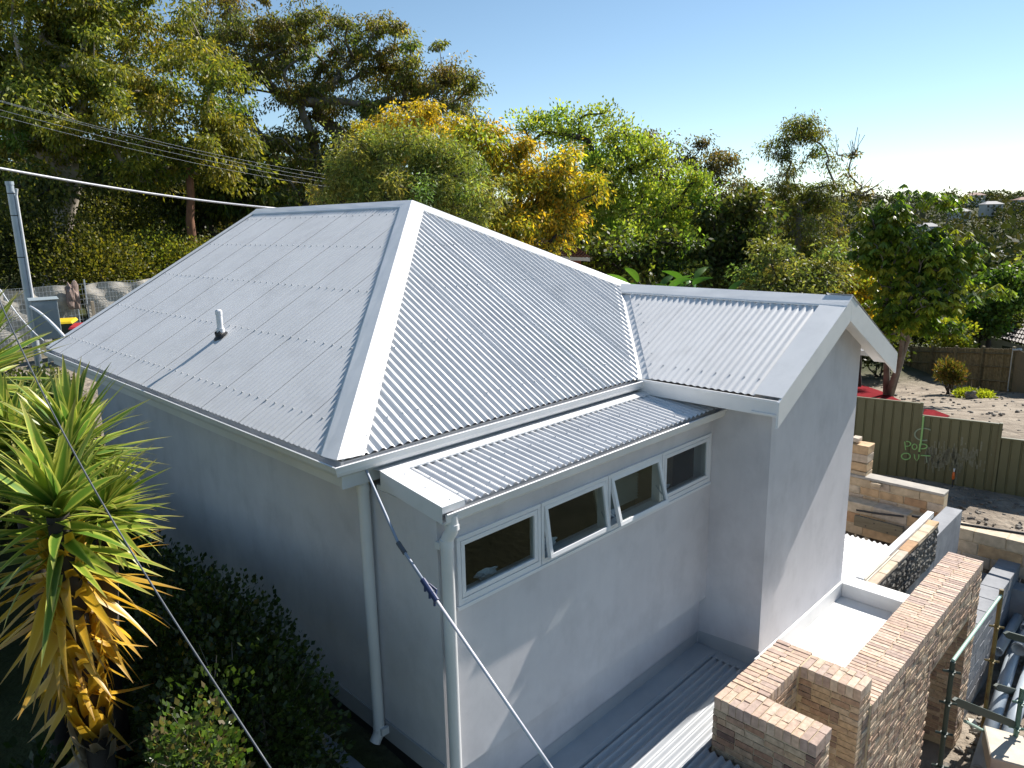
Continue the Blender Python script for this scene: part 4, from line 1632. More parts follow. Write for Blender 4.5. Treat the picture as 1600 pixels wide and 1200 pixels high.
PG = "grey plastic pipes lying beside the brick wall"
hollow_pipe("plastic_pipe", "longest grey plastic pipe lying beside the brick pier", (6.75, -2.86, -5.02), (11.4, -2.52, -4.78), .085, "pvc_grey", PG)
hollow_pipe("plastic_pipe", "grey plastic pipe nearest the scaffold board", (6.7, -3.02, -5.06), (10.2, -2.88, -4.80), .085, "pvc_grey", PG)
hollow_pipe("plastic_pipe", "open-ended grey plastic pipe lying on the other pipes", (9.2, -2.76, -4.55), (11.0, -2.95, -4.35), .10, "pvc_grey", PG)
hollow_pipe("plastic_pipe", "narrow grey plastic pipe with open end by the block wall", (9.3, -2.50, -4.75), (11.4, -2.55, -4.6), .07, "pvc_grey", PG)
hollow_pipe("plastic_pipe", "thin grey plastic pipe under the open-ended one", (8.5, -2.72, -4.88), (10.4, -2.66, -4.72), .055, "pvc_grey", PG)
hollow_pipe("plastic_pipe", "short grey plastic pipe at the right edge of the photo", (9.8, -2.72, -4.5), (11.2, -2.80, -4.35), .065, "pvc_grey", PG)

scf = thing("scaffold", "green tube scaffold with rosette posts against the brick wall", "scaffold", (7, -2.8, -5.3))


def post(p, z0, z1, mat, r=.024, ros=()):
    m = MB()
    m.tube([(p[0], p[1], z0), (p[0], p[1], z1)], r, 12)
    o = m.build("post", mat, scf, smooth='angle')
    for z in ros:
        m = MB()
        m.tube([(p[0], p[1], z - .012), (p[0], p[1], z + .012)], r * 1.5, 10)
        for k in range(4):
            w = k * math.pi / 2 + .4
            c, s = math.cos(w), math.sin(w)
            m.tube([(p[0] + c * .02, p[1] + s * .02, z), (p[0] + c * .085, p[1] + s * .085, z)], .014, 6)
        q = m.build("rosette", mat, None)
        q.parent = o


P1 = on(1489, 1034, 1, -2.68)
P2 = on(1564, 930, 1, -2.66)
post(P1, -5.4, P1[2], "scaffold_dark", .026, (P1[2] - .12, P1[2] - .50, P1[2] - .88, P1[2] - 1.3))
post(P2, -5.4, P2[2] + .08, "scaffold_rust", .026, (P2[2] - .45, P2[2] - .95))
P3 = on(1598, 1075, 1, -3.12)
post(P3, -5.4, P3[2], "scaffold_green", .028, (P3[2] - .2, P3[2] - .55))


def rail_(a, b, mat, r=.021):
    m = MB()
    m.tube([a, b], r, 12)
    m.build("ledger", mat, scf, smooth='angle')


rail_(P1 + (0, 0, .01), P2, "scaffold_mint", .02)
rail_(on(1508, 1127, 1, -2.72), on(1640, 1196, 1, -3.2), "scaffold_mint", .02)


def board(a, b, mat="scaffold_dark", h=.05):
    a, b = np.array(a, float), np.array(b, float)
    d = unit(b - a)
    s = np.cross(d, (0, 0, 1)) * .02
    k = np.array([0, 0, h])
    m = MB()
    a2, b2 = a + d * .07, b - d * .07
    m.extrude([a + k * .1, a2 + k, b2 + k, b + k * .1, b - k * .1, b2 - k, a2 - k, a - k * .1], s * 2)
    m.build("transom", mat, scf)


board(on(1487, 1093, 1, -2.70), on(1583, 1131, 1, -3.08))
board(on(1552, 1071, 1, -2.68), on(1630, 1094, 1, -3.1))
board(on(1567, 989, 1, -2.66), on(1640, 1010, 1, -3.1))

# pale blocks and tubes at the bottom right corner
Bk = on(1575, 1165, 2, -4.62)
piece_ = piece("pale_block", (Bk[0], Bk[1], -4.75), (.62, .42, .24), "pale_block", None, rz=.35, chamf=.012, jit=.01)
tag(piece_, "large pale masonry block in the bottom right corner under the scaffold", "block")
Bk2 = on(1556, 1215, 2, -4.70)
tag(piece("red_block", (Bk2[0] - .1, Bk2[1], -4.80), (.40, .30, .18), "brick_red", None, rz=.35, chamf=.01, jit=.006), "reddish brick block below the large pale block", "block")
tag(piece("timber_offcut", (7.55, -2.62, -4.95), (.22, .09, .05), "pale_block", None, rz=.5, chamf=.004), "short pale timber offcut beside the brick pier", "timber")

rg = np.random.default_rng(5)
vv, ff = [], []
for k in range(1500):
    x, y = rg.uniform(4.2, 12), rg.uniform(-4.4, -2.5)
    s = rg.uniform(.015, .07) * (1.6 if rg.random() < .1 else 1)
    V, F = chamfer_box(s * rg.uniform(.7, 1.6), s * rg.uniform(.7, 1.4), s * rg.uniform(.5, 1), s * .22, s * .12, rg)
    w = rg.uniform(0, 6.28)
    c, q = math.cos(w), math.sin(w)
    z = float(ground_h(x, y)) + s * .2
    i = len(vv)
    vv += [(x + c * a - q * b, y + q * a + c * b, z + d_) for a, b, d_ in V]
    ff += [[i + t for t in f] for f in F]
me = bpy.data.meshes.new("rubble")
me.from_pydata(vv, [], ff)
tag(link_mesh("rubble", me, "stone_grey"), "broken stone rubble on the floor of the pit", "rubble", kind="stuff")
# debris and stones in front of and beyond the olive fence
vv, ff = [], []
for k in range(2600):
    u_ = rg.uniform(-2, 4)
    if k < 700:
        p = FB[:2] + dF * u_ + nF * rg.uniform(.1, 2.2)
    else:
        p = FB[:2] + dF * rg.uniform(-12, 14) - nF * rg.uniform(.3, 22)
    s = rg.uniform(.015, .06) if k < 700 else rg.uniform(.02, .11)
    V, F = chamfer_box(s * rg.uniform(.7, 1.8), s * rg.uniform(.7, 1.4), s * rg.uniform(.4, .9), s * .22, s * .12, rg)
    i = len(vv)
    z = float(ground_h(*p)) + s * .15
    w = rg.uniform(0, 6.28)
    c, q = math.cos(w), math.sin(w)
    vv += [(p[0] + c * a - q * b, p[1] + q * a + c * b, z + d_) for a, b, d_ in V]
    ff += [[i + t for t in f] for f in F]
me = bpy.data.meshes.new("loose_stones")
me.from_pydata(vv, [], ff)
tag(link_mesh("loose_stones", me, "stone_grey"), "loose stones strewn over the bare plot beyond the olive fence", "stones", kind="stuff")
# red ground sheet beyond the fence
for pts, lab in (([(1325, 600), (1350, 604), (1375, 612), (1408, 628), (1325, 632)], "red sheet on the bare ground beside the gable eave"),
                 ([(1444, 641), (1460, 643), (1484, 652), (1462, 662), (1440, 660)], "small red sheet on bare ground behind the second fence panel")):
    P = [ground_at(*q, .03) for q in pts]
    m = MB()
    m.extrude([p + (0, 0, .03) for p in P], (0, 0, .02))
    tag(m.build("red_sheet", "red_sheet"), lab, "sheet")

# ------------------------------------------------------------------ paling fence far right
QL, QR = at(1395, 541, 42.5), at(1587, 545, 32)
zt, hgt = (QL[2] + QR[2]) / 2, 2.1
zl, zr = QL[2], QR[2]
pf = thing("paling_fence", "weathered timber paling fence at the far side of the bare plot", "fence", (*((QL + QR) / 2)[:2], zt - 1.8))
dP = (QR - QL)[:2]
lnP = np.linalg.norm(dP)
dP /= lnP
nP = np.array([dP[1], -dP[0]])
if (CAM[:2] - QL[:2]) @ nP < 0:
    nP = -nP
rzP = math.atan2(dP[1], dP[0])
nn = int(lnP / .125)
for k in range(nn):
    c = QL[:2] + dP * ((k + .5) * lnP / nn)
    z = zl + (zr - zl) * (k + .5) / nn
    piece("paling", (c[0] + nP[0] * random.uniform(-.01, .01), c[1] + nP[1] * random.uniform(-.01, .01), z - hgt / 2 + random.uniform(-.03, .02)), (lnP / nn - .012, .02, hgt), "paling", pf, rz=rzP, chamf=.003)
for dz in (.25, .85, 1.5):
    m = MB()
    a_, b_ = QL[:2] + nP * .05, QR[:2] + nP * .05
    m.tube([(*a_, zl - dz), (*b_, zr - dz)], .035, 4)
    m.build("rail", "paling", pf)
for k in range(6):
    c = QL[:2] + dP * (lnP * k / 5) + nP * .07
    z = zl + (zr - zl) * k / 5
    piece("post", (c[0], c[1], z - .85), (.12, .1, 1.9), "paling", pf, rz=rzP)
c = QR[:2] + nP * .1
m = MB()
m.tube([(*c, zr - 1.9), (*c, zr + .06)], .04, 8)
m.tube([(*c, zr - .05), (*(c + dP * .5), zr + .06)], .05, 6)
m.build("end_post", "galv", pf)
# newer, browner panel carrying on towards the camera
QE = at(1660, 565, 28)[:2]
pf2 = thing("board_fence", "brown timber board fence at the right edge beside paling fence", "fence", (*QR[:2], zr - 1.9))
nb_ = int(np.linalg.norm(QE - QR[:2]) / .17)
for k in range(nb_):
    c = QR[:2] + (QE - QR[:2]) * (k + .5) / nb_
    piece("board", (c[0], c[1], zr - 1.05), (.16, .02, 2.1), "timber_sleeper", pf2, rz=math.atan2(*(QE - QR[:2])[::-1]), chamf=.003)
# ------------------------------------------------------------------ foliage tools
def leaf_quads(P, A, L_, Wd, C, rg, flat=None):
    """One rhombic leaf per row: P base, A axis, L_ length, Wd half width, C colour."""
    n = len(P)
    A = A / (np.linalg.norm(A, axis=1, keepdims=True) + 1e-9)
    R = rg.normal(size=(n, 3))
    if flat is not None:
        R = R * (1 - flat) + np.array([0, 0, 1.0]) * flat
        Wv = np.cross(R, A)
    else:
        Wv = np.cross(A, R)
    Wv /= np.linalg.norm(Wv, axis=1, keepdims=True) + 1e-9
    L_ = np.broadcast_to(L_, (n,))[:, None]
    Wd = np.broadcast_to(Wd, (n,))[:, None]
    mid = P + A * L_ * .45
    V = np.stack([P, mid + Wv * Wd, P + A * L_, mid - Wv * Wd], 1).reshape(-1, 3)
    Q = np.arange(n * 4).reshape(n, 4)
    Cc = np.repeat(C, 4, axis=0)
    return V, Q, Cc


def pick(cols, n, rg, var=.22):
    cols = np.array(cols, float)
    c = cols[rg.integers(0, len(cols), n)]
    return np.clip(c * (1 + rg.normal(0, var, (n, 1))), 0.004, 0.9)


def lobe(px, py, rx, ry, D, dz=None):
    """A lobe of a crown: where it stands and its half sizes in metres."""
    c = at(px, py, D)
    k = D / FPX
    return (c, rx * k, (rx * k * .8 if dz is None else dz), ry * k)


def tree(name, label, base, lobes, clumps, per, leaf, cols, bark="bark_grey", trunk_r=.25, clump_r=(.5, 1.0), droop=.5, seed=0, group=None,
         fork=None, mat="leaf", flatc=.55, bare=0, shell=.5, limb=.06, side=None, upright=0.0):
    rg = np.random.default_rng(seed)
    base = np.array(base, float)
    t = thing(name, label, "tree", base, group)
    vol = np.array([l[1] * l[2] * l[3] for l in lobes]) ** .75
    vol /= vol.sum()
    cen = []
    for _ in range(clumps):
        l = lobes[rg.choice(len(lobes), p=vol)]
        u = rg.normal(size=3)
        u /= np.linalg.norm(u)
        r = shell + (1 - shell) * rg.random() ** .6
        if rg.random() < .14:
            r *= rg.uniform(1.05, 1.32)
        # lobes are laid out across, along and up in the tree's own frame
        c = l[0] + (np.array([CR[0], CR[1], 0]) * u[0] * l[1] + np.array([CF[0], CF[1], 0]) * u[1] * l[2] + np.array([0, 0, 1]) * u[2] * l[3]) * r
        cen.append(c)
    cen = np.array(cen)
    mid = np.average([l[0] for l in lobes], axis=0, weights=vol)
    fork = np.array(fork, float) if fork is not None else base + (mid - base) * .45
    # branch graph
    nodes, par = [base], [-1]
    n0 = 5
    for k in range(1, n0 + 1):
        q = base + (fork - base) * k / n0 + rg.normal(0, .03 * np.linalg.norm(fork - base) / n0 * 2, 3) * (1, 1, .2) * (k < n0)
        nodes.append(q)
        par.append(len(nodes) - 2)
    order = np.argsort(np.linalg.norm(cen - fork, axis=1))
    tips = []
    for i in order:
        c = cen[i]
        N = np.array(nodes)
        dist = np.linalg.norm(N - c, axis=1)
        pen = np.where(N[:, 2] > c[2] + .2, (N[:, 2] - c[2]) * 1.2, 0)
        dist = dist + pen
        dist[:max(2, n0 - 1)] += 3
        j = int(np.argmin(dist))
        a = N[j]
        ln = np.linalg.norm(c - a)
        steps = max(1, int(ln / 1.1))
        prev = j
        for s in range(1, steps + 1):
            q = a + (c - a) * s / steps
            if s < steps:
                q = q + rg.normal(0, .09 * ln, 3) * .6 + np.array([0, 0, .10 * ln * math.sin(math.pi * s / steps)])
            nodes.append(q)
            par.append(prev)
            prev = len(nodes) - 1
        tips.append(prev)
    for _ in range(bare):       # bare twigs beyond the leaves
        j = tips[rg.integers(len(tips))]
        a = np.array(nodes[j])
        d = a - fork
        d = d / np.linalg.norm(d) + rg.normal(0, .5, 3)
        prev = j
        for s in range(2):
            nodes.append(a + d * (s + 1) * rg.uniform(.2, .42))
            par.append(prev)
            prev = len(nodes) - 1
    cnt = np.ones(len(nodes))
    for k in range(len(nodes) - 1, 0, -1):
        cnt[par[k]] += cnt[k]
    rad = trunk_r * (cnt / cnt[0]) ** .5
    rad = np.maximum(rad, limb * .25)
    rad[0] *= 1.25
    N = np.array(nodes)
    kids = [[] for _ in nodes]
    for k in range(1, len(nodes)):
        kids[par[k]].append(k)
    m = MB()
    todo = [(0, None)]
    while todo:
        k, frm = todo.pop()
        path = [k] if frm is None else [frm, k]
        while kids[k]:
            ks = sorted(kids[k], key=lambda q_: -cnt[q_])
            for q_ in ks[1:]:
                todo.append((q_, k))
            k = ks[0]
            path.append(k)
        P_ = N[path]
        R_ = rad[path].copy()
        if frm is not None:
            R_[0] = min(R_[0], R_[1] * 1.15)
        if len(P_) > 2:            # round the bends
            Q2, S2 = [P_[0]], [R_[0]]
            for a_ in range(len(P_) - 1):
                p0_, p1_, p2_, p3_ = P_[max(a_ - 1, 0)], P_[a_], P_[a_ + 1], P_[min(a_ + 2, len(P_) - 1)]
                for f_ in (.33, .67, 1.0):
                    Q2.append(.5 * (2 * p1_ + (p2_ - p0_) * f_ + (2 * p0_ - 5 * p1_ + 4 * p2_ - p3_) * f_ ** 2 + (3 * p1_ - p0_ - 3 * p2_ + p3_) * f_ ** 3))
                    S2.append(R_[a_] + (R_[a_ + 1] - R_[a_]) * f_)
            P_, R_ = Q2, S2
        m.tube(P_, list(R_), 9 if max(R_) > .1 else 5, caps=False)
    m.build("trunk", bark, t, smooth=True)
    # leaves
    n = len(cen) * per
    ci = np.repeat(np.arange(len(cen)), per)
    cr = (rg.uniform(*clump_r, len(cen)) * np.exp(rg.normal(0, .22, len(cen))))[ci][:, None]
    lean = rg.normal(0, .35, (len(cen), 3))[ci]
    u = rg.normal(size=(n, 3))
    u /= np.linalg.norm(u, axis=1, keepdims=True)
    r = rg.random((n, 1)) ** .5
    off = u * r * cr * np.array([1, 1, flatc])
    off = off + lean * off[:, :1]
    P = cen[ci] + off
    A = u * .8 + rg.normal(size=(n, 3)) * .6 + np.array([0, 0, -droop * 2.0 + upright * 2.0])
    C = pick(cols, n, rg)
    C *= 1.85
    C[:, 0] *= (1 + rg.normal(0, .13, len(cen)))[ci]
    keep_ = rg.random(n) < np.clip(rg.uniform(.45, 1.25, len(cen)), 0, 1)[ci]
    C *= (1 + rg.normal(0, .16, len(cen)))[ci][:, None].clip(.5, 1.6)
    L_ = rg.uniform(.7, 1.25, n) * leaf[0]
    P, A, L_, C = P[keep_], A[keep_], L_[keep_], C[keep_]
    V, Q, Cc = leaf_quads(P, A, L_, L_ * leaf[1] / leaf[0], np.clip(C, .004, .9), rg)
    np_mesh("crown", V, Q, mat, t, col=Cc)
    return t


def bush(name, label, c, r, n, leaf, cols, seed, group=None, cat="shrub", mat="leaf", upright=.3, stems=6, lumps=14):
    """Rounded shrub: lumps of leaves over a few stems; c is the base centre, r half sizes."""
    rg = np.random.default_rng(seed)
    c, r = np.array(c, float), np.array(r, float)
    t = thing(name, label, cat, c, group)
    u = rg.normal(size=(lumps, 3))
    u /= np.linalg.norm(u, axis=1, keepdims=True)
    u[:, 2] = np.abs(u[:, 2]) * 1.1 - .15
    lc = c + np.array([0, 0, r[2] * .85]) + u * r * np.array([.62, .62, .75]) * rg.uniform(.55, 1.05, (lumps, 1))
    lr = rg.uniform(.35, .6, lumps)
    k = rg.integers(0, lumps, n)
    v = rg.normal(size=(n, 3))
    v /= np.linalg.norm(v, axis=1, keepdims=True)
    q = rg.random((n, 1)) ** .45
    P = lc[k] + v * q * lr[k][:, None] * r
    P[:, 2] = np.maximum(P[:, 2], c[2] + .02)
    A = v + rg.normal(size=(n, 3)) * .6 + np.array([0, 0, upright])
    L_ = rg.uniform(.7, 1.3, n) * leaf[0]
    C = pick(cols, n, rg) * (1 + rg.normal(0, .15, lumps))[k][:, None]
    V, Q, Cc = leaf_quads(P, A, L_, L_ * leaf[1] / leaf[0], np.clip(C, .004, .9), rg)
    np_mesh("foliage", V, Q, mat, t, col=Cc)
    m = MB()
    for i in range(min(stems, lumps)):
        a = c + rg.normal(0, .12, 3) * r * (1, 1, 0) + (0, 0, -.1)
        m.tube([a, (a + lc[i]) / 2 + rg.normal(0, .08, 3) * r, lc[i]], [.04 * r[2] ** .5, .03 * r[2] ** .5, .012], 5, caps=False)
    m.build("stem", "bark_dark", t)
    return t


def G_(px, D):
    """Ground point below this column of the view at that depth."""
    p = at(px, 500, D)
    return np.array([p[0], p[1], float(ground_h(p[0], p[1]))])


OLIVE = [(.095, .11, .02), (.125, .135, .024), (.075, .092, .018), (.155, .15, .03), (.06, .075, .018)]
OLIVE_Y = [(.15, .15, .02), (.19, .17, .025), (.10, .115, .018), (.07, .09, .016)]
DARKG = [(.032, .048, .013), (.045, .06, .014), (.06, .065, .018), (.028, .04, .012)]
BROWNG = [(.085, .078, .028), (.065, .065, .024), (.11, .085, .035), (.05, .055, .02)]
FRESH = [(.13, .185, .028), (.165, .22, .035), (.10, .145, .025), (.21, .245, .045)]
FEATH = [(.115, .14, .038), (.14, .165, .045), (.085, .105, .03), (.18, .18, .045)]
GOLD = [(.33, .235, .02), (.37, .27, .022), (.26, .21, .022), (.16, .155, .022), (.11, .125, .022), (.085, .105, .02)]
UMB = [(.125, .195, .026), (.165, .24, .03), (.09, .145, .022), (.23, .275, .032), (.29, .29, .035)]
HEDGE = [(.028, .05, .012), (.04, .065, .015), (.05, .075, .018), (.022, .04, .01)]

# ---- trees on the left
tree("eucalyptus_tree", "broad olive eucalypt with pale forked limbs at the left edge", G_(90, 31),
     [lobe(40, 70, 130, 100, 30), lobe(190, 70, 130, 100, 31), lobe(300, 150, 90, 80, 30), lobe(150, 170, 150, 70, 29), lobe(330, 230, 65, 60, 30),
      lobe(20, 210, 80, 70, 29), lobe(260, 260, 80, 40, 30), lobe(-90, 130, 90, 150, 31), lobe(110, -10, 130, 60, 30), lobe(240, 10, 70, 50, 31), lobe(90, 130, 110, 80, 30)],
     360, 380, (.20, .038), OLIVE + OLIVE_Y, bark="bark_pale", trunk_r=.42, clump_r=(.55, 1.05), droop=.5, seed=11, fork=at(108, 225, 30), shell=.35)
tree("eucalyptus_tree", "tall dark eucalypt with spreading open crown left of the sky", G_(470, 40),
     [lobe(380, 60, 95, 55, 39), lobe(480, 90, 100, 70, 40), lobe(585, 60, 60, 42, 41), lobe(650, 105, 66, 50, 41), lobe(715, 140, 42, 30, 41), lobe(690, 150, 50, 40, 41), lobe(665, 130, 55, 45, 41),
      lobe(400, 170, 95, 80, 39), lobe(520, 190, 95, 60, 40), lobe(610, 190, 70, 45, 41), lobe(450, 260, 90, 55, 39), lobe(330, 30, 60, 40, 40), lobe(560, 120, 70, 50, 42), lobe(430, 20, 70, 35, 39), lobe(300, 90, 60, 60, 41), lobe(500, 40, 70, 35, 40)],
     345, 300, (.20, .038), BROWNG + OLIVE[:4], bark="bark_grey", trunk_r=.48, clump_r=(.55, 1.05), droop=.6, seed=12, fork=at(500, 265, 40), shell=.45, bare=60, flatc=.5)
tree("eucalyptus_tree", "thin half-bare eucalypt behind the yellow-leaved tree", G_(690, 44),
     [lobe(700, 150, 45, 35, 44), lobe(735, 120, 22, 15, 44), lobe(690, 200, 60, 35, 44)],
     34, 110, (.2, .038), BROWNG, bark="bark_grey", trunk_r=.2, clump_r=(.4, .7), droop=.5, seed=13, fork=at(690, 230, 44), bare=90)
tree("eucalyptus_tree", "narrow dark tree between the two big eucalypts", G_(340, 37),
     [lobe(345, 250, 60, 70, 36), lobe(380, 300, 60, 40, 36), lobe(300, 310, 50, 40, 36)], 60, 150, (.34, .07), DARKG + OLIVE[:2], bark="bark_dark", trunk_r=.2, clump_r=(.6, 1.1), droop=.6, seed=14)
tree("eucalyptus_tree", "shaded dense tree behind the left eucalypt trunk", G_(60, 38),
     [lobe(40, 250, 90, 80, 37), lobe(160, 290, 90, 60, 37), lobe(-40, 300, 80, 60, 37), lobe(95, 280, 60, 40, 28), lobe(60, 320, 60, 30, 28)], 120, 220, (.24, .055), DARKG + OLIVE[:1], bark="bark_dark", trunk_r=.2, clump_r=(.7, 1.2), droop=.6, seed=15)

# ---- centre
tree("pepper_tree", "soft weeping light green tree just behind the ridge", G_(610, 22),
     [lobe(575, 250, 55, 38, 22), lobe(650, 232, 40, 30, 22), lobe(700, 262, 52, 40, 22.5), lobe(545, 295, 50, 40, 22), lobe(640, 310, 90, 45, 22), lobe(735, 320, 46, 55, 22), lobe(500, 310, 26, 26, 22)],
     175, 240, (.16, .017), FEATH, bark="bark_dark", trunk_r=.17, clump_r=(.30, .62), droop=.35, seed=21, flatc=1.0, shell=.3)
tree("wattle_tree", "golden yellow-leaved tree beside the lime green tree", G_(800, 25),
     [lobe(770, 235, 60, 36, 25), lobe(850, 260, 65, 38, 25), lobe(900, 295, 42, 20, 25), lobe(800, 300, 70, 45, 25), lobe(860, 340, 50, 40, 25), lobe(745, 210, 40, 20, 25), lobe(800, 375, 70, 45, 24)],
     135, 230, (.17, .032), GOLD, bark="bark_dark", trunk_r=.17, clump_r=(.4, .75), droop=.45, seed=22, shell=.35)
tree("wattle_tree", "yellow-topped tree peeping over the weeping green tree", G_(610, 29),
     [lobe(585, 190, 35, 16, 29), lobe(650, 180, 38, 16, 29), lobe(690, 200, 40, 22, 29), lobe(620, 220, 60, 25, 29)],
     48, 200, (.17, .032), GOLD[:4], bark="bark_grey", trunk_r=.12, clump_r=(.35, .65), droop=.4, seed=23)
tree("deciduous_tree", "tall lime green tree with dark branching trunk behind the hip", G_(912, 33),
     [lobe(870, 200, 50, 36, 33), lobe(940, 205, 55, 35, 33), lobe(985, 250, 60, 45, 33), lobe(1050, 300, 42, 40, 33), lobe(920, 270, 75, 50, 33), lobe(1000, 330, 85, 50, 33), lobe(930, 350, 70, 45, 33), lobe(1062, 350, 48, 60, 32), lobe(1085, 310, 26, 34, 31.5), lobe(835, 190, 28, 20, 33), lobe(1000, 395, 70, 40, 31)],
     250, 170, (.15, .045), FRESH, bark="bark_dark", trunk_r=.42, clump_r=(.4, .8), droop=.0, seed=24, fork=at(908, 335, 33), upright=.35, shell=.3, flatc=.8)
tree("eucalyptus_tree", "dark clumped eucalypt behind the lime green tree", G_(1075, 46),
     [lobe(1015, 205, 24, 14, 46), lobe(1045, 225, 22, 16, 46), lobe(1085, 235, 26, 20, 46), lobe(1120, 250, 32, 20, 46), lobe(1070, 275, 50, 30, 46), lobe(1140, 300, 30, 30, 46), lobe(1040, 330, 50, 50, 46)],
     135, 150, (.22, .042), BROWNG, bark="bark_grey", trunk_r=.25, clump_r=(.5, .95), droop=.5, seed=25)
tree("evergreen_tree", "dark dense evergreen left of the tall slender tree", G_(1140, 31),
     [lobe(1130, 360, 48, 55, 31), lobe(1165, 340, 36, 40, 31), lobe(1120, 430, 55, 45, 31), lobe(1185, 420, 45, 50, 31)],
     95, 150, (.22, .07), DARKG + [(.06, .09, .02)], bark="bark_dark", trunk_r=.2, clump_r=(.45, .85), droop=.3, seed=26, shell=.3)
tree("casuarina_tree", "tall slender open tree against the pale sky", G_(1240, 36),
     [lobe(1250, 205, 34, 22, 36), lobe(1222, 240, 26, 26, 36), lobe(1285, 250, 28, 26, 36), lobe(1240, 300, 45, 40, 36), lobe(1290, 320, 34, 40, 36), lobe(1235, 380, 50, 50, 36), lobe(1290, 400, 40, 50, 36)],
     200, 130, (.20, .026), OLIVE[:3] + BROWNG[:2], bark="bark_grey", trunk_r=.17, clump_r=(.35, .75), droop=.5, seed=27, fork=at(1248, 320, 36), shell=.2, bare=30)
tree("sapling_tree", "sparse twiggy sapling right of the tall slender tree", G_(1318, 38),
     [lobe(1325, 240, 14, 12, 38), lobe(1318, 285, 18, 20, 38), lobe(1345, 300, 16, 10, 38)], 14, 45, (.24, .04), BROWNG, bark="bark_grey", trunk_r=.07, clump_r=(.25, .5), droop=.3, seed=28, bare=40, fork=at(1318, 330, 38))
tree("olive_tree", "rounded grey-green tree below the slender tree", G_(1215, 28),
     [lobe(1205, 415, 36, 40, 28), lobe(1262, 440, 40, 36, 28.5), lobe(1180, 470, 40, 30, 28), lobe(1300, 420, 26, 36, 29), lobe(1235, 465, 50, 20, 28)], 70, 150, (.2, .04), [(.10, .115, .035), (.075, .09, .03), (.13, .14, .045)], bark="bark_dark", trunk_r=.14, clump_r=(.4, .8), droop=.3, seed=29)
tree("evergreen_tree", "shaded green tree below the lime green crown", G_(990, 29),
     [lobe(960, 400, 55, 35, 29), lobe(1050, 400, 55, 40, 29), lobe(1010, 440, 70, 30, 29)], 80, 140, (.2, .06), DARKG + FRESH[:1], bark="bark_dark", trunk_r=.14, clump_r=(.4, .8), droop=.2, seed=30)


# ---- umbrella-leaf tree on the right: big drooping leaflets in whorls
def umbrella_tree(name, label, base, lobes, whorls, seed):
    rg = np.random.default_rng(seed)
    base = np.array(base, float)
    t = thing(name, label, "tree", base)
    vol = np.array([l[1] * l[2] * l[3] for l in lobes]) ** .7
    vol /= vol.sum()
    cen = []
    for _ in range(whorls):
        l = lobes[rg.choice(len(lobes), p=vol)]
        u = rg.normal(size=3)
        u /= np.linalg.norm(u)
        cen.append(l[0] + (np.array([CR[0], CR[1], 0]) * u[0] * l[1] + np.array([CF[0], CF[1], 0]) * u[1] * l[2] + np.array([0, 0, 1]) * u[2] * l[3]) * rg.uniform(.4, 1))
    cen = np.array(cen)
    m = MB()
    stems = [at(1385, 470, 27), at(1415, 480, 26.5), at(1440, 470, 26), at(1400, 400, 26.5), at(1455, 410, 26.5), at(1500, 430, 26)]
    for s in stems[:3]:
        m.tube([base + rg.normal(0, .12, 3) * (1, 1, 0), (base + s) / 2 + rg.normal(0, .1, 3), s], [.15, .10, .07], 8, caps=False)
    m.tube([stems[0], stems[3]], [.07, .05], 7, caps=False)
    m.tube([stems[1], stems[4]], [.07, .05], 7, caps=False)
    m.tube([stems[2], stems[5]], [.07, .04], 7, caps=False)
    N = [s for s in stems]
    for c in cen[np.argsort(np.linalg.norm(cen - stems[1], axis=1))]:
        a = min(N, key=lambda q: np.linalg.norm(q - c) + max(0, q[2] - c[2]) * 1.5)
        mid = (a + c) / 2 + rg.normal(0, .08, 3)
        m.tube([a, mid, c], [.03, .022, .012], 5, caps=False)
        N.append(c)
        N.append(mid)
    m.build("trunk", "bark_grey", t, smooth=True)
    P, A, LL, CC = [], [], [], []
    for c in cen:
        tone = pick(UMB, 1, rg, .15)[0]
        for f in range(rg.integers(5, 8)):
            w = rg.uniform(0, 6.28)
            hub = c + np.array([math.cos(w) * .32, math.sin(w) * .32, rg.uniform(-.1, .28)])
            for k in range(8):
                q = w + k * .785
                P.append(hub)
                A.append((math.cos(q) * .75, math.sin(q) * .75, -.75 + rg.normal(0, .15)))
                LL.append(rg.uniform(.22, .37))
                CC.append(tone * (1 + rg.normal(0, .18)))
    V, Q, Cc = leaf_quads(np.array(P), np.array(A), np.array(LL), np.array(LL) * .17, np.clip(np.array(CC), .004, .8), rg, flat=.75)
    np_mesh("crown", V, Q, "leaf_gloss", t, col=Cc)


umbrella_tree("umbrella_tree", "glossy umbrella-leaf tree with several trunks behind the gable", G_(1398, 30),
              [lobe(1420, 390, 60, 40, 26.5), lobe(1380, 350, 38, 32, 26.5), lobe(1415, 305, 14, 12, 26.5), lobe(1465, 320, 30, 18, 26.5), lobe(1470, 400, 50, 42, 26.5), lobe(1515, 400, 28, 28, 26.5), lobe(1550, 462, 30, 14, 26.5),
               lobe(1420, 460, 60, 40, 26.5), lobe(1490, 470, 35, 30, 26), lobe(1365, 400, 30, 40, 26.5), lobe(1390, 500, 40, 26, 26.8), lobe(1455, 505, 40, 22, 27)], 300, 41)
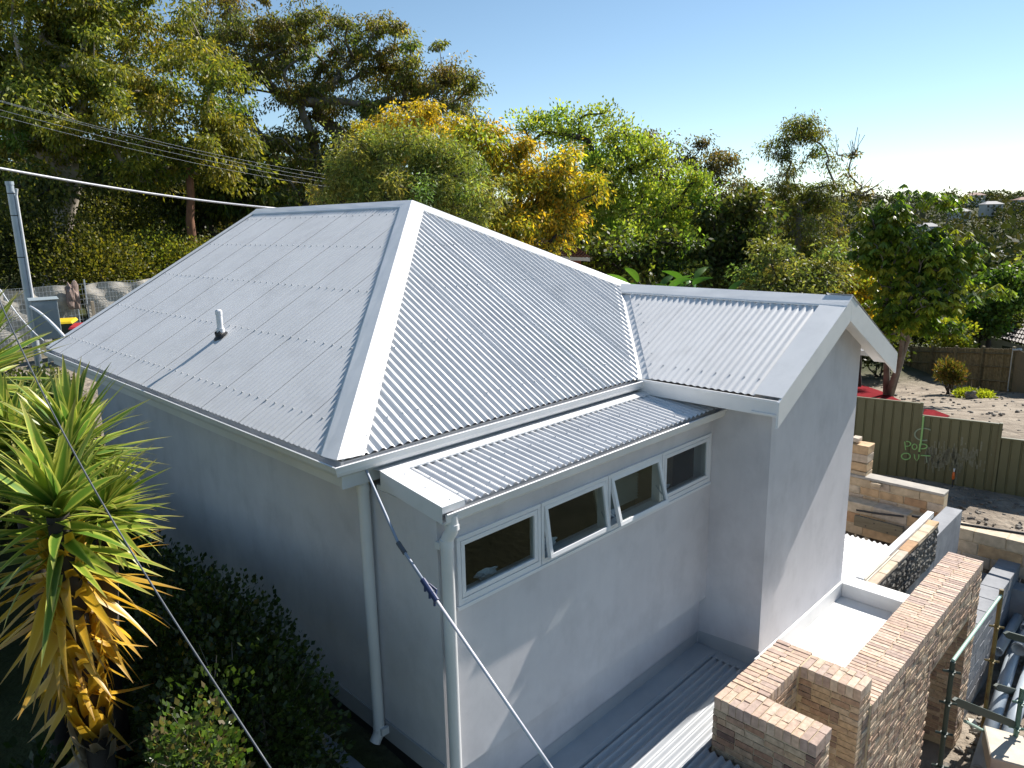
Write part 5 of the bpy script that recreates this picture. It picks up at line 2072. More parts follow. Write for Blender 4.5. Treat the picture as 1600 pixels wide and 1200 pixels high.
# ---- right-hand shrubs and trees
tree("small_tree", "yellow-green small tree behind the umbrella-leaf tree trunks", G_(1350, 34), [lobe(1350, 440, 34, 34, 34), lobe(1370, 490, 34, 30, 34), lobe(1330, 470, 30, 30, 34)], 60, 120, (.2, .05),
     [(.30, .25, .02), (.18, .19, .025), (.12, .15, .02), (.40, .26, .02)], bark="bark_dark", trunk_r=.1, clump_r=(.35, .7), droop=.2, seed=42)
tree("evergreen_tree", "dark green tree in front of the tiled roof on the right", G_(1545, 41), [lobe(1560, 455, 40, 30, 41), lobe(1535, 490, 36, 30, 41), lobe(1590, 440, 30, 26, 42)], 70, 130, (.24, .08),
     [(.05, .09, .016), (.075, .13, .02), (.035, .06, .012)], bark="bark_dark", trunk_r=.14, clump_r=(.45, .9), droop=.3, seed=43)
tree("small_tree", "pale leafy tree at the right edge above the tiled roof", G_(1600, 46), [lobe(1605, 470, 26, 24, 46), lobe(1598, 420, 20, 24, 46)], 30, 120, (.24, .07), [(.17, .17, .04), (.12, .14, .03)], bark="bark_dark", trunk_r=.1, clump_r=(.4, .8), droop=.3, seed=44)
sb = at(1488, 525, 39)
bush("leafy_shrub", "bright yellow-green shrub behind the paling fence", (sb[0], sb[1], float(ground_h(sb[0], sb[1]))), (1.6, 1.4, 1.5), 2600, (.2, .05), [(.22, .26, .03), (.16, .22, .025), (.30, .29, .03)], 45)
q = at(1378, 535, 38)
bush("leafy_shrub", "dark shrub behind the paling fence beside the tree trunks", (q[0], q[1], float(ground_h(q[0], q[1]))), (2.6, 1.4, 1.5), 2600, (.22, .06), DARKG + [(.09, .11, .03)], 46)
for i_, (px_, cols_, lab_) in enumerate(((1425, DARKG + FRESH[:1], "dark green shrub behind the left end of the paling fence"), (1455, [(.14, .17, .03), (.10, .12, .02)], "mid green shrub behind the paling fence left of the bright shrub"),
                                         (1530, DARKG, "dark shrub behind the paling fence below the tiled roof"), (1575, [(.06, .09, .02), (.10, .12, .03)], "green shrub behind the right end of the paling fence"))):
    q = at(px_, 530, 44)
    bush("leafy_shrub", lab_, (q[0], q[1], float(ground_h(q[0], q[1]))), (1.9, 1.3, 1.7), 2200, (.22, .06), cols_, 140 + i_)
q = G_(1497, 31)
bush("grevillea_shrub", "rounded reddish-tipped shrub in front of the paling fence", q, (.75, .7, .85), 3000, (.16, .018), [(.14, .14, .03), (.10, .11, .025), (.22, .12, .04), (.08, .10, .02)], 47, upright=.8)
q = G_(1522, 29.5)
bush("weed_patch", "lime green weeds on bare ground beside the reddish shrub", q, (1.1, .5, .14), 1500, (.12, .03), [(.30, .34, .03), (.24, .30, .03)], 48, cat="weeds", stems=0)
q = G_(1553, 29)
bush("weed_patch", "lime green weeds on bare ground at the foot of board fence", q, (.8, .4, .14), 1000, (.12, .03), [(.30, .34, .03), (.24, .30, .03)], 49, cat="weeds", stems=0)
q = G_(1530, 28.6)
crumple("boulder", "dark round stone among the lime green weeds", q + (0, 0, .12), (.2, .2, .2), "stone_grey", 6, cat="stone")


# ---- strelitzia: big upright paddles
def strelitzia(name, label, px, py, D, n, seed):
    rg = np.random.default_rng(seed)
    c = at(px, py, D)
    z0 = float(ground_h(c[0], c[1]))
    t = thing(name, label, "plant", (c[0], c[1], z0))
    m0 = MB()
    for k in range(n):
        w = rg.uniform(0, 6.28)
        ln = rg.uniform(.4, .7)
        h = c[2] + rg.uniform(-.5, .25)
        b = np.array([c[0] + rg.normal(0, .5), c[1] + rg.normal(0, .5), h - .3])
        m0.tube([np.array([c[0] + rg.normal(0, .15), c[1] + rg.normal(0, .15), z0]), (b + [c[0], c[1], h - 1]) / 2, b], [.04, .03, .02], 5, caps=False)
        d = np.array([math.cos(w) * .5, math.sin(w) * .5, 1.0])
        s = unit(np.cross(d, (math.cos(w + 1), math.sin(w + 1), .2)))
        P, Q = [], []
        N = 7
        for i in range(N + 1):
            f = i / N
            wd = .11 * math.sin(math.pi * min(1, f * .95 + .05)) ** .7
            p = b + d * ln * f + np.array([math.cos(w), math.sin(w), -.6]) * .35 * f * f
            P += [p - s * wd, p + np.array([0, 0, -.03]), p + s * wd]
        for i in range(N):
            for j in range(2):
                a = i * 3 + j
                Q.append((a, a + 1, a + 4, a + 3))
        col = np.repeat(pick([(.07, .16, .02), (.05, .12, .016), (.10, .19, .03)], 1, rg, .15), len(P), axis=0)
        np_mesh("leaf", np.array(P), np.array(Q), "leaf_gloss", t, col=col, smooth=True)
    m0.build("stem", "bark_dark", t)


strelitzia("strelitzia", "clump of big upright paddle leaves behind the wing ridge", 1035, 432, 21, 16, 51)
strelitzia("strelitzia", "smaller paddle-leaved clump right of the larger one", 1085, 440, 23, 9, 52)
q = G_(985, 23)
bush("leafy_shrub", "low shrubs in shade behind the valley of the roof", (q[0], q[1], q[2]), (2.4, 1.2, 2.0), 3000, (.18, .05), DARKG + [(.10, .09, .03)], 53)

# ---- shrubs behind the mesh fence on the left
LS = [(20, 27, 2.6, 3.6, DARKG + OLIVE[:2], "grey-green shrub behind mesh fence at the left edge"),
      (95, 27.5, 2.4, 4.6, OLIVE, "dark shrub behind mesh fence right of the meter pole"),
      (165, 27, 2.4, 3.2, OLIVE_Y + [(.20, .19, .03)], "yellow-tipped shrub behind the mesh fence"),
      (240, 29, 2.6, 2.9, [(.13, .17, .03), (.09, .12, .02), (.20, .20, .03)], "bright green shrub left of the dead red trunk"),
      (310, 30, 2.4, 2.5, [(.15, .18, .03), (.11, .13, .02), (.24, .22, .03)], "yellow-green shrub in front of the dead red trunk"),
      (370, 33, 2.2, 2.6, BROWNG + DARKG, "brownish shrub behind the end of the ridge"),
      (205, 34, 3.0, 4.2, OLIVE + [(.19, .18, .02)], "tall olive shrub above the mesh fence"),
      (440, 33, 2.2, 3.0, [(.10, .06, .025), (.07, .06, .02), (.13, .08, .03)], "rusty brown shrub beside the leaning dark trunk"),
      (120, 36, 4.0, 5.0, DARKG, "deep shaded thicket behind the left shrubs"),
      (290, 38, 4.0, 5.0, DARKG + OLIVE[:1], "deep shaded thicket behind the dead red trunk")]
for i, (px, D, rr_, hh_, cols, lab) in enumerate(LS):
    q = G_(px, D)
    bush("garden_shrub", lab, q, (rr_, rr_ * .8, hh_ * .62), 7500, (.115, .034), cols, 60 + i, upright=.25, lumps=22)
# dead trunk
q = at(297, 345, 30)
dt = thing("dead_trunk", "cut dead trunk with reddish bark among the shrubs", "trunk", (q[0], q[1], float(ground_h(q[0], q[1]))))
m = MB()
top = at(295, 263, 30)
m.tube([(q[0], q[1], float(ground_h(q[0], q[1]))), q, (q + top) / 2 + (.06, 0, 0), top], [.2, .17, .15, .14], 10)
m.build("stem", "bark_red", dt, smooth='angle')
# undergrowth that closes the view on the hillside
rg = np.random.default_rng(77)
V_, Q_, C_ = [], [], []
n0 = 0
for k in range(420):
    px = rg.uniform(-150, 1350)
    D = rg.uniform(44, 78) if px < 760 else rg.uniform(50, 66)
    p = at(px, 400, D)
    g = float(ground_h(p[0], p[1]))
    h = rg.uniform(1.5, 6.5) if px < 760 else rg.uniform(1, 3.2)
    n = 150
    v = rg.normal(size=(n, 3))
    v /= np.linalg.norm(v, axis=1, keepdims=True)
    P = np.array([p[0], p[1], g + h * .6]) + v * np.array([1.9, 1.9, h * .6]) * rg.random((n, 1)) ** .4
    C = pick([DARKG, OLIVE, BROWNG][rg.integers(3)], n, rg) * rg.uniform(.7, 1.2)
    L_ = rg.uniform(.35, .7, n)
    V, Q, Cc = leaf_quads(P, v + rg.normal(0, .6, (n, 3)), L_, L_ * .28, C, rg)
    V_.append(V)
    Q_.append(Q + n0)
    C_.append(Cc)
    n0 += len(V)
o = np_mesh("undergrowth", np.concatenate(V_), np.concatenate(Q_), "leaf_far", None, col=np.concatenate(C_))
tag(o, "dense bush undergrowth closing the view behind the trees", "undergrowth", kind="stuff")
# far wooded valley side
V_, Q_, C_ = [], [], []
n0 = 0
for k in range(3000):
    px = rg.uniform(880, 1750)
    D = 90 * (9.5 ** rg.random())
    p = at(px, 400, D)
    g = float(ground_h(p[0], p[1]))
    h = rg.uniform(6, 11) + (rg.uniform(0, 6) if rg.random() < .12 else 0)
    w = h * rg.uniform(.38, .6)
    n = 130 if D < 260 else 60
    v = rg.normal(size=(n, 3))
    v /= np.linalg.norm(v, axis=1, keepdims=True)
    P = np.array([p[0], p[1], g + h * .55]) + v * np.array([w, w, h * .42]) * rg.random((n, 1)) ** .3
    tone = [(.035, .05, .018), (.05, .065, .022), (.065, .075, .024), (.03, .045, .02), (.09, .085, .03)][rg.integers(5)]
    C = pick([tone], n, rg, .2)
    L_ = rg.uniform(.7, 1.4, n) * (1 if D < 260 else 1.7)
    V, Q, Cc = leaf_quads(P, v + rg.normal(0, .7, (n, 3)), L_, L_ * .32, C, rg)
    V_.append(V)
    Q_.append(Q + n0)
    C_.append(Cc)
    n0 += len(V)
o = np_mesh("far_woodland", np.concatenate(V_), np.concatenate(Q_), "leaf_far", None, col=np.concatenate(C_))
tag(o, "wooded far side of the valley on the horizon", "woodland", kind="stuff")


# ---- houses on the far side of the valley
def far_house(px, D, w, h, roof, lab, seed, lift=3.0):
    rg = np.random.default_rng(seed)
    c = at(px, 400, D)
    g = float(ground_h(c[0], c[1])) + lift
    t = thing("far_house", lab, "house", (c[0], c[1], g - lift), "houses across the valley")
    d = np.array([CR[0], CR[1], 0])
    f = np.array([CF[0], CF[1], 0])
    o0 = np.array([c[0], c[1], g])
    k = np.array([0, 0, 1.0])

    def P(a, b, z):
        return o0 + d * a + f * b + k * z
    m = MB()
    m.hexa([P(-w, -3, -lift), P(w, -3, -lift), P(w, 4, -lift), P(-w, 4, -lift), P(-w, -3, h), P(w, -3, h), P(w, 4, h), P(-w, 4, h)])
    m.build("wall", "far_wall", t)
    m = MB()
    e = .6
    m.quad(P(-w - e, -3 - e, h + .02), P(w + e, -3 - e, h + .02), P(w * .5, .5, h + 2.0), P(-w * .5, .5, h + 2.0))
    m.quad(P(w + e, 4 + e, h + .02), P(-w - e, 4 + e, h + .02), P(-w * .5, .5, h + 2.0), P(w * .5, .5, h + 2.0))
    m.quad(P(-w - e, 4 + e, h + .02), P(-w - e, -3 - e, h + .02), P(-w * .5, .5, h + 2.0))
    m.quad(P(w + e, -3 - e, h + .02), P(w + e, 4 + e, h + .02), P(w * .5, .5, h + 2.0))
    m.build("roof", roof, t)
    n = max(2, int(w / 1.8))
    for i in range(n):
        a = -w + (i + .5) * 2 * w / n
        m = MB()
        m.hexa([P(a - .7, -3.06, h * .35), P(a + .7, -3.06, h * .35), P(a + .7, -2.9, h * .35), P(a - .7, -2.9, h * .35), P(a - .7, -3.06, h * .8), P(a + .7, -3.06, h * .8), P(a + .7, -2.9, h * .8), P(a - .7, -2.9, h * .8)])
        m.build("window", "far_glass", t)


for i, (px, D, w, h, rf, lab, lf) in enumerate([
        (1492, 470, 5.5, 3, "far_roof", "pale house with grey roof on far hillside right of umbrella-leaf tree", 5),
        (1540, 500, 6, 3, "far_roof", "white house with grey roof on far hillside near the right edge", 5),
        (1445, 420, 5, 3, "far_roof", "pale house half hidden by the umbrella-leaf tree", 4),
        (1592, 520, 7, 3, "far_roof_red", "wide house with reddish roof on the far hillside at the right edge", 5),
        (1513, 560, 6, 3, "far_roof_red", "house with reddish roof high on the far ridge", 5),
        (1572, 300, 5, 3, "far_roof", "small pale house lower on the far hillside", 4),
        (1350, 260, 5, 3, "far_roof", "pale house glimpsed behind the twiggy sapling", 4)]):
    far_house(px, D, w, h, rf, lab, 80 + i, lf)


# ---- neighbouring houses
def tiled_roof(parent, c00, c10, c11, c01, rows, cols, mat, name="roof"):
    """Roof slope with stepped courses and rounded tiles; c00-c10 eave, c01-c11 ridge."""
    c00, c10, c11, c01 = (np.array(q, float) for q in (c00, c10, c11, c01))
    n = unit(np.cross(c10 - c00, c01 - c00))
    if n[2] < 0:
        n = -n
    m = MB()
    for r in range(rows):
        A, B, C2 = [], [], []
        for k in range(cols * 4 + 1):
            u = k / (cols * 4)
            w = .02 * math.cos(k * math.pi / 2)
            lo = (c00 + (c10 - c00) * u) * (1 - r / rows) + (c01 + (c11 - c01) * u) * (r / rows)
            hi = (c00 + (c10 - c00) * u) * (1 - (r + 1) / rows) + (c01 + (c11 - c01) * u) * ((r + 1) / rows)
            A.append(lo + n * (w + .05))
            B.append(hi + n * (w + .0))
            C2.append(lo + n * (w - .01))
        m.strip(A, B)
        m.strip(C2, A)
    return m.build(name, mat, parent)


e0 = at(838, 398, 27)
e1 = at(922, 402, 25.5)
nh = thing("brick_house", "red brick house with brown tiled roof behind the hip", "house", (e1[0], e1[1], float(ground_h(e1[0], e1[1]))))
bk = np.array([CF[0], CF[1], 0]) * 1.6
r0, r1 = e0 + bk + (0, 0, .55), at(898, 384, 27.2)
tiled_roof(nh, e0, e1, r1, r0, 8, 16, "tile_red")
m = MB()
dd = unit((e1 - e0) * (1, 1, 0))
m.hexa([e0 + bk * .2 + (0, 0, -3.2), e1 - dd * .35 + bk * .2 + (0, 0, -3.2), e1 - dd * .35 + bk * 1.4 + (0, 0, -3.2), e0 + bk * 1.4 + (0, 0, -3.2),
        e0 + bk * .2 + (0, 0, -.12), e1 - dd * .35 + bk * .2 + (0, 0, -.12), e1 - dd * .35 + bk * 1.4 + (0, 0, -.12), e0 + bk * 1.4 + (0, 0, -.12)])
m.build("wall", "brick_red", nh)
m = MB()
m.extrude([e0 + (0, 0, -.02), e0 + (0, 0, -.14), e0 + bk * .12 + (0, 0, -.14), e0 + bk * .12 + (0, 0, -.02)], e1 - e0)
m.build("gutter", "paint_white", nh)
m = MB()
m.quad(e1 + (0, 0, -.02), e1 + bk * 1.4 + (0, 0, -.02), r1)
m.build("roof_end", "tile_red", nh)

h0 = at(1548, 524, 43)
h1 = at(1640, 549, 39)
h2 = at(1650, 470, 44)
h3 = at(1590, 492, 46)
dh_ = thing("tiled_house", "house with dark tiled hip roof at the right edge", "house", (h1[0], h1[1], float(ground_h(h1[0], h1[1]))))
tiled_roof(dh_, h0, h1, h2, h3, 9, 18, "tile_dark")
bk = np.array([CF[0], CF[1], 0]) * 4
m = MB()
dd = unit((h1 - h0) * (1, 1, 0))
a_, b_ = h0 + dd * .38 + bk * .12, h1 + bk * .12
m.hexa([a_ + (0, 0, -3), b_ + (0, 0, -3), b_ + bk + (0, 0, -3), a_ + bk + (0, 0, -3), a_ + (0, 0, -.1), b_ + (0, 0, -.1), b_ + bk + (0, 0, -.1), a_ + bk + (0, 0, -.1)])
m.build("wall", "cream_wall", dh_)
for f_ in (.25, .6):
    p = a_ + (b_ - a_) * f_ - bk * .01
    m = MB()
    m.extrude([p + (0, 0, -1.6), p + (0, 0, -.4), p + dd * .8 + (0, 0, -.4), p + dd * .8 + (0, 0, -1.6)], bk * .01)
    m.build("window", "far_glass", dh_)
m = MB()
m.quad(h0, h3, h3 + bk * .4, h0 + bk)
m.build("roof_end", "tile_dark", dh_)

# ------------------------------------------------------------------ left side: fence, bins, meter, wires
m0_, m1_ = at(-40, 455, 20.5), at(245, 436, 24.5)
zf = (m0_[2] + m1_[2]) / 2
mf = thing("mesh_fence", "temporary wire mesh fence hung with grey shade cloth", "fence", (*((m0_ + m1_) / 2)[:2], zf - 1.8))
dm = (m1_ - m0_)[:2]
lm = np.linalg.norm(dm)
dm /= lm
nm_ = np.array([dm[1], -dm[0]])
if (CAM[:2] - m0_[:2]) @ nm_ < 0:
    nm_ = -nm_
m = MB()
gap = (lm * .505, lm * .56)
for k in range(int(lm / .1)):
    s = k * .1
    p = m0_[:2] + dm * s + nm_ * .03
    m.tube([(*p, zf - 1.75), (*p, zf)], .003, 3, caps=False)
for k in range(12):
    a_, b_ = m0_[:2] + nm_ * .03, m1_[:2] + nm_ * .03
    m.tube([(*a_, zf - k * .155), (*b_, zf - k * .155)], .004, 3, caps=False)
o = m.build("wire_mesh", "galv", mf)
o["kind"] = "stuff"
for s0, s1 in ((0, gap[0]), (gap[1], lm)):
    n, k = 44, 12
    P, Q = [], []
    for j in range(k + 1):
        for i in range(n + 1):
            s = s0 + (s1 - s0) * i / n
            w = .05 * math.sin(s * 3.1 + j * .5) + .03 * math.sin(s * 7.3 - j * .9) + .02 * math.sin(j * 2 + s)
            p = m0_[:2] + dm * s + nm_ * (w - .06)
            P.append((p[0], p[1], zf - 1.7 * j / k - .02 + (.04 * math.sin(s * 4) if j == 0 else 0)))
    for j in range(k):
        for i in range(n):
            q = j * (n + 1) + i
            Q.append((q, q + 1, q + n + 2, q + n + 1))
    np_mesh("shade_cloth", np.array(P), np.array(Q), "cloth_shade", mf, smooth=True)
for s in (0, gap[0], gap[1], lm):
    p = m0_[:2] + dm * s
    m = MB()
    m.tube([(*p, zf - 1.85), (*p, zf + (.14 if s in gap else .03))], .022, 8)
    m.build("post", "galv", mf)
rgp = np.array([*(m0_[:2] + dm * (gap[0] - .15) + nm_ * .12), zf - .35])
crumple("hanging_rag", "brown rag knotted over the mesh fence posts", rgp, (.16, .12, .42), "rag", 5, cat="rag")
p = m0_[:2] + dm * (gap[1] + .12) + nm_ * .06
m = MB()
m.box((p[0] - .04, p[1] - .03, zf - 1.75), (p[0] + .04, p[1] + .03, zf - .55))
tag(m.build("timber_stake", "path_stone", bevel=.004), "pale timber stake standing at the gap in the mesh fence", "stake")


def bin_(px, py, D, lid, lab, turn):
    c = at(px, py, D)
    z0 = c[2] - 1.0
    t = thing("wheelie_bin", lab, "bin", (c[0], c[1], z0), "wheeled bins by the mesh fence")
    ca, sa = math.cos(turn), math.sin(turn)

    def P(a, b, z):
        return (c[0] + ca * a - sa * b, c[1] + sa * a + ca * b, z0 + z)
    m = MB()
    m.hexa([P(-.22, -.26, .06), P(.22, -.26, .06), P(.22, .24, .06), P(-.22, .24, .06), P(-.28, -.34, .92), P(.28, -.34, .92), P(.28, .32, .92), P(-.28, .32, .92)])
    m.build("body", "bin_green", t, bevel=.02)
    m = MB()
    m.hexa([P(-.30, -.37, .925), P(.30, -.37, .925), P(.30, .36, .945), P(-.30, .36, .945), P(-.26, -.31, .99), P(.26, -.31, .99), P(.26, .33, 1.02), P(-.26, .33, 1.02)])
    m.build("lid", lid, t, bevel=.015)
    for s in (-.22, .22):
        m = MB()
        m.tube([P(s - .025, .3, .1), P(s + .025, .3, .1)], .1, 14)
        m.build("wheel", "black_rubber", t)
    m = MB()
    m.tube([P(-.24, .38, .9), P(.24, .38, .9)], .018, 8)
    m.build("handle", "bin_green", t)


bin_(98, 500, 19.6, "bin_yellow", "dark wheeled bin with bright yellow lid by the mesh fence", -.45)
bin_(130, 507, 19.2, "bin_red", "wheeled bin with red lid half hidden by the eave", -.45)

# meter box with pole
pb = at(46, 470, 13.2)
mp = thing("power_pole", "galvanised service pole with grey meter box at left", "pole", (pb[0], pb[1], -2.2))
m = MB()
tp = at(15, 288, 13.2)
m.tube([(tp[0], tp[1], -2.2), (tp[0], tp[1], tp[2])], .062, 18)
pl_ = m.build("pole_tube", "galv", mp, smooth='angle')
m = MB()
m.tube([(tp[0], tp[1], tp[2] - .01), (tp[0], tp[1], tp[2] + .05)], .07, 18)
m.build("pole_cap", "galv", pl_)
m = MB()
off = np.array([CR[0], CR[1], 0]) * .088
m.tube([tp * (1, 1, 0) + off + (0, 0, pb[2]), tp * (1, 1, 0) + off + (0, 0, tp[2] - .2), tp + off * 1.35 + (0, 0, -.08)], .022, 10)
m.build("conduit", "plastic_white", mp)
m = MB()
for k in (.16, .55, 1.3):
    m.tube([(tp[0], tp[1], tp[2] - k - .008), (tp[0], tp[1], tp[2] - k + .008)], .0645, 18)
o = m.build("strap", "black_rubber", mp)
o["kind"] = "stuff"
m = MB()
d = np.array([CR[0] * .8 + CF[0] * .6, CR[1] * .8 + CF[1] * .6, 0])
d = unit(d)
f = np.array([-d[1], d[0], 0])
f = f if f @ np.array([CF[0], CF[1], 0]) > 0 else -f
q0 = np.array([*at(48, 472, 12.9)[:2], 0])
ztb, zbb = at(48, 472, 12.9)[2], at(70, 520, 12.9)[2]
A_ = [q0, q0 + d * .40, q0 + d * .40 + f * .34, q0 + f * .34]
m.hexa([p + (0, 0, zbb - .15) for p in A_] + [p + (0, 0, ztb) for p in A_])
bx_ = m.build("meter_box", "box_grey", mp, bevel=.008)
m = MB()
m.hexa([q0 - f * .006 + d * .02 + (0, 0, zbb - .12), q0 - f * .006 + d * .38 + (0, 0, zbb - .12), q0 - f * .001 + d * .38 + (0, 0, zbb - .12), q0 - f * .001 + d * .02 + (0, 0, zbb - .12),
        q0 - f * .006 + d * .02 + (0, 0, ztb - .03), q0 - f * .006 + d * .38 + (0, 0, ztb - .03), q0 - f * .001 + d * .38 + (0, 0, ztb - .03), q0 - f * .001 + d * .02 + (0, 0, ztb - .03)])
m.build("door", "box_grey", bx_)
m = MB()
m.hexa([q0 + (0, 0, ztb + .001), q0 + d * .43 + (0, 0, ztb + .001), q0 + d * .43 + f * .34 + (0, 0, ztb + .001), q0 + f * .34 + (0, 0, ztb + .001),
        q0 - d * .03 - f * .03 + (0, 0, ztb + .025), q0 + d * .43 - f * .03 + (0, 0, ztb + .025), q0 + d * .43 + f * .34 + (0, 0, ztb + .05), q0 - d * .03 + f * .34 + (0, 0, ztb + .05)])
m.build("hood", "box_grey", bx_)


def wire(name, label, pts, r, mat, sag=0.0, group=None, cat="cable", n=8):
    P = [np.array(p, float) for p in pts]
    out = []
    if len(P) == 2:
        for k in range(25):
            f = k / 24
            q = P[0] + (P[1] - P[0]) * f
            q[2] -= sag * 4 * f * (1 - f)
            out.append(q)
    else:
        tt = np.linspace(0, 1, len(P))
        for x in np.linspace(0, 1, 30):
            L2 = [np.prod([(x - tt[j]) / (tt[i] - tt[j]) for j in range(len(P)) if j != i]) for i in range(len(P))]
            out.append(sum(l * p for l, p in zip(L2, P)))
    m = MB()
    m.tube(out, r, n)
    return tag(m.build(name, mat, smooth=True), label, cat, group)


wire("conduit", "white conduit sloping from the meter box to the eave", [at(47, 479, 12.9), at(70, 495, 12.0), at(101, 527, 10.4)], .022, "plastic_white")
wire("service_cable", "thick pale service cable running to the end of the ridge", [at(-60, 256, 11.5), at(0, 263, 12), at(200, 297, 14), at(435, 326, 16.5)], .02, "cable_sheath")
for i, (a_, b_) in enumerate((((-60, 140), (470, 268)), ((-60, 141), (470, 275)), ((-60, 155), (470, 279)), ((-60, 165), (470, 286)))):
    wire("power_line", "overhead power line, %s of the four" % ("topmost", "second from top", "third from top", "lowest")[i], [at(*a_, 21), at(b_[0] + 75, b_[1] + 10, 33)], .0045, "cable_blue", sag=.25, group="overhead power lines", cat="power line", n=5)
wire("garden_cable", "thin black cable crossing in front of the yucca", [at(-20, 425, 4.6), at(80, 640, 3.6), at(215, 878, 3.1), at(432, 1215, 2.55)], .0038, "dark_tape")
wire("garden_cable", "thin white wire hanging over the hedge below the meter box", [at(0, 452, 10), at(35, 500, 9.6), at(68, 532, 9.2)], .007, "plastic_white")

# straining cable from the house corner past the lean-to
ca = thing("stay_cable", "straight stay cable with blue clamps slanting down across the lean-to corner", "cable", (.2, -.1, -.4))
k0, k1, k2, k3 = at(572, 735, 5.28), at(622, 848, 4.86), at(680, 935, 4.55), at(872, 1216, 3.75)
m = MB()
m.tube([at(571, 722, 5.34), k0, k1, k2], .0105, 10)
m.build("upper_cable_shaded", "cable_blue", ca, smooth=True)  # wall shade on the upper run put into a blue-grey colour
m = MB()
m.tube([k2, k3], .0105, 10)
m.build("lower_cable_sunlit", "cable_sheath", ca, smooth=True)  # same cable beyond the shade, sunlight put into a paler colour
m = MB()
m.tube([k1, k1 + (k2 - k1) * .2], .0165, 10)
m.build("tape", "dark_tape", ca)
for s_ in (.74, .86, .985):
    p = k1 + (k2 - k1) * s_
    m = MB()
    dr = unit(k2 - k1)
    m.tube([p - dr * .03, p + dr * .03], .019, 10)
    m.tube([p, p + np.array([-.01, -.01, -.05])], .009, 8)
    m.build("clamp", "blue_plastic", ca)
m = MB()
pt = k1 + (k2 - k1) * .78
m.tube([pt + (.012, -.01, .01), pt + (k2 - k1) * .08 + (.03, -.03, 0), pt + (k2 - k1) * .16 + (.012, -.01, -.01)], .008, 8)
m.build("clamp_bail", "blue_plastic", ca)

# kerb beside the foot of the left wall and the stone path at its far end
m = MB()
m.box((-.02, -1.2, -2.78), (.10, 6.7, -2.60))
tag(m.build("garden_kerb", "concrete", bevel=.008), "narrow concrete kerb at the foot of the shaded wall", kind="structure")
m = MB()
m.box((-.6, 6.72, -2.70), (1.3, 11.5, -2.52))
tag(m.build("stone_path", "path_stone", bevel=.01), "pale stone path past the end of the house", kind="structure")

# ------------------------------------------------------------------ yuccas
def sword_mesh(name, ln, wd, bend, mat):
    """Leaf along +X, curved down by bend, V-folded, UV across and along."""
    N = 8
    P, F, U = [], [], []
    for i in range(N + 1):
        f = i / N
        w = wd * (0.55 + .45 * math.sin(min(1, f * 1.9) * math.pi / 2)) * (1 - max(0, f - .35) / .65) ** .85
        w = max(w, .0008)
        an = bend * f
        x = ln * f * math.cos(an * .55)
        z = -ln * f * math.sin(an * .55)
        P += [(x, -w, z + w * .28), (x, 0, z), (x, w, z + w * .28)]
        U += [(0, f), (.5, f), (1, f)]
    for i in range(N):
        for j in range(2):
            a = i * 3 + j
            F.append((a, a + 3, a + 4, a + 1))
    me = bpy.data.meshes.new(name)
    me.from_pydata(P, [], F)
    uv = me.uv_layers.new(name="UVMap")
    for lp_ in me.loops:
        uv.data[lp_.index].uv = U[lp_.vertex_index]
    for p in me.polygons:
        p.use_smooth = True
    me.materials.append(M[mat])
    return me


SW = {}
for mt in ("yucca_green", "yucca_lime", "yucca_gold", "yucca_dead"):
    SW[mt] = [sword_mesh("sword_leaf", .62, .037, b_, mt) for b_ in ((.1, .3, .55) if mt != "yucca_dead" else (.6, .9, 1.2))]


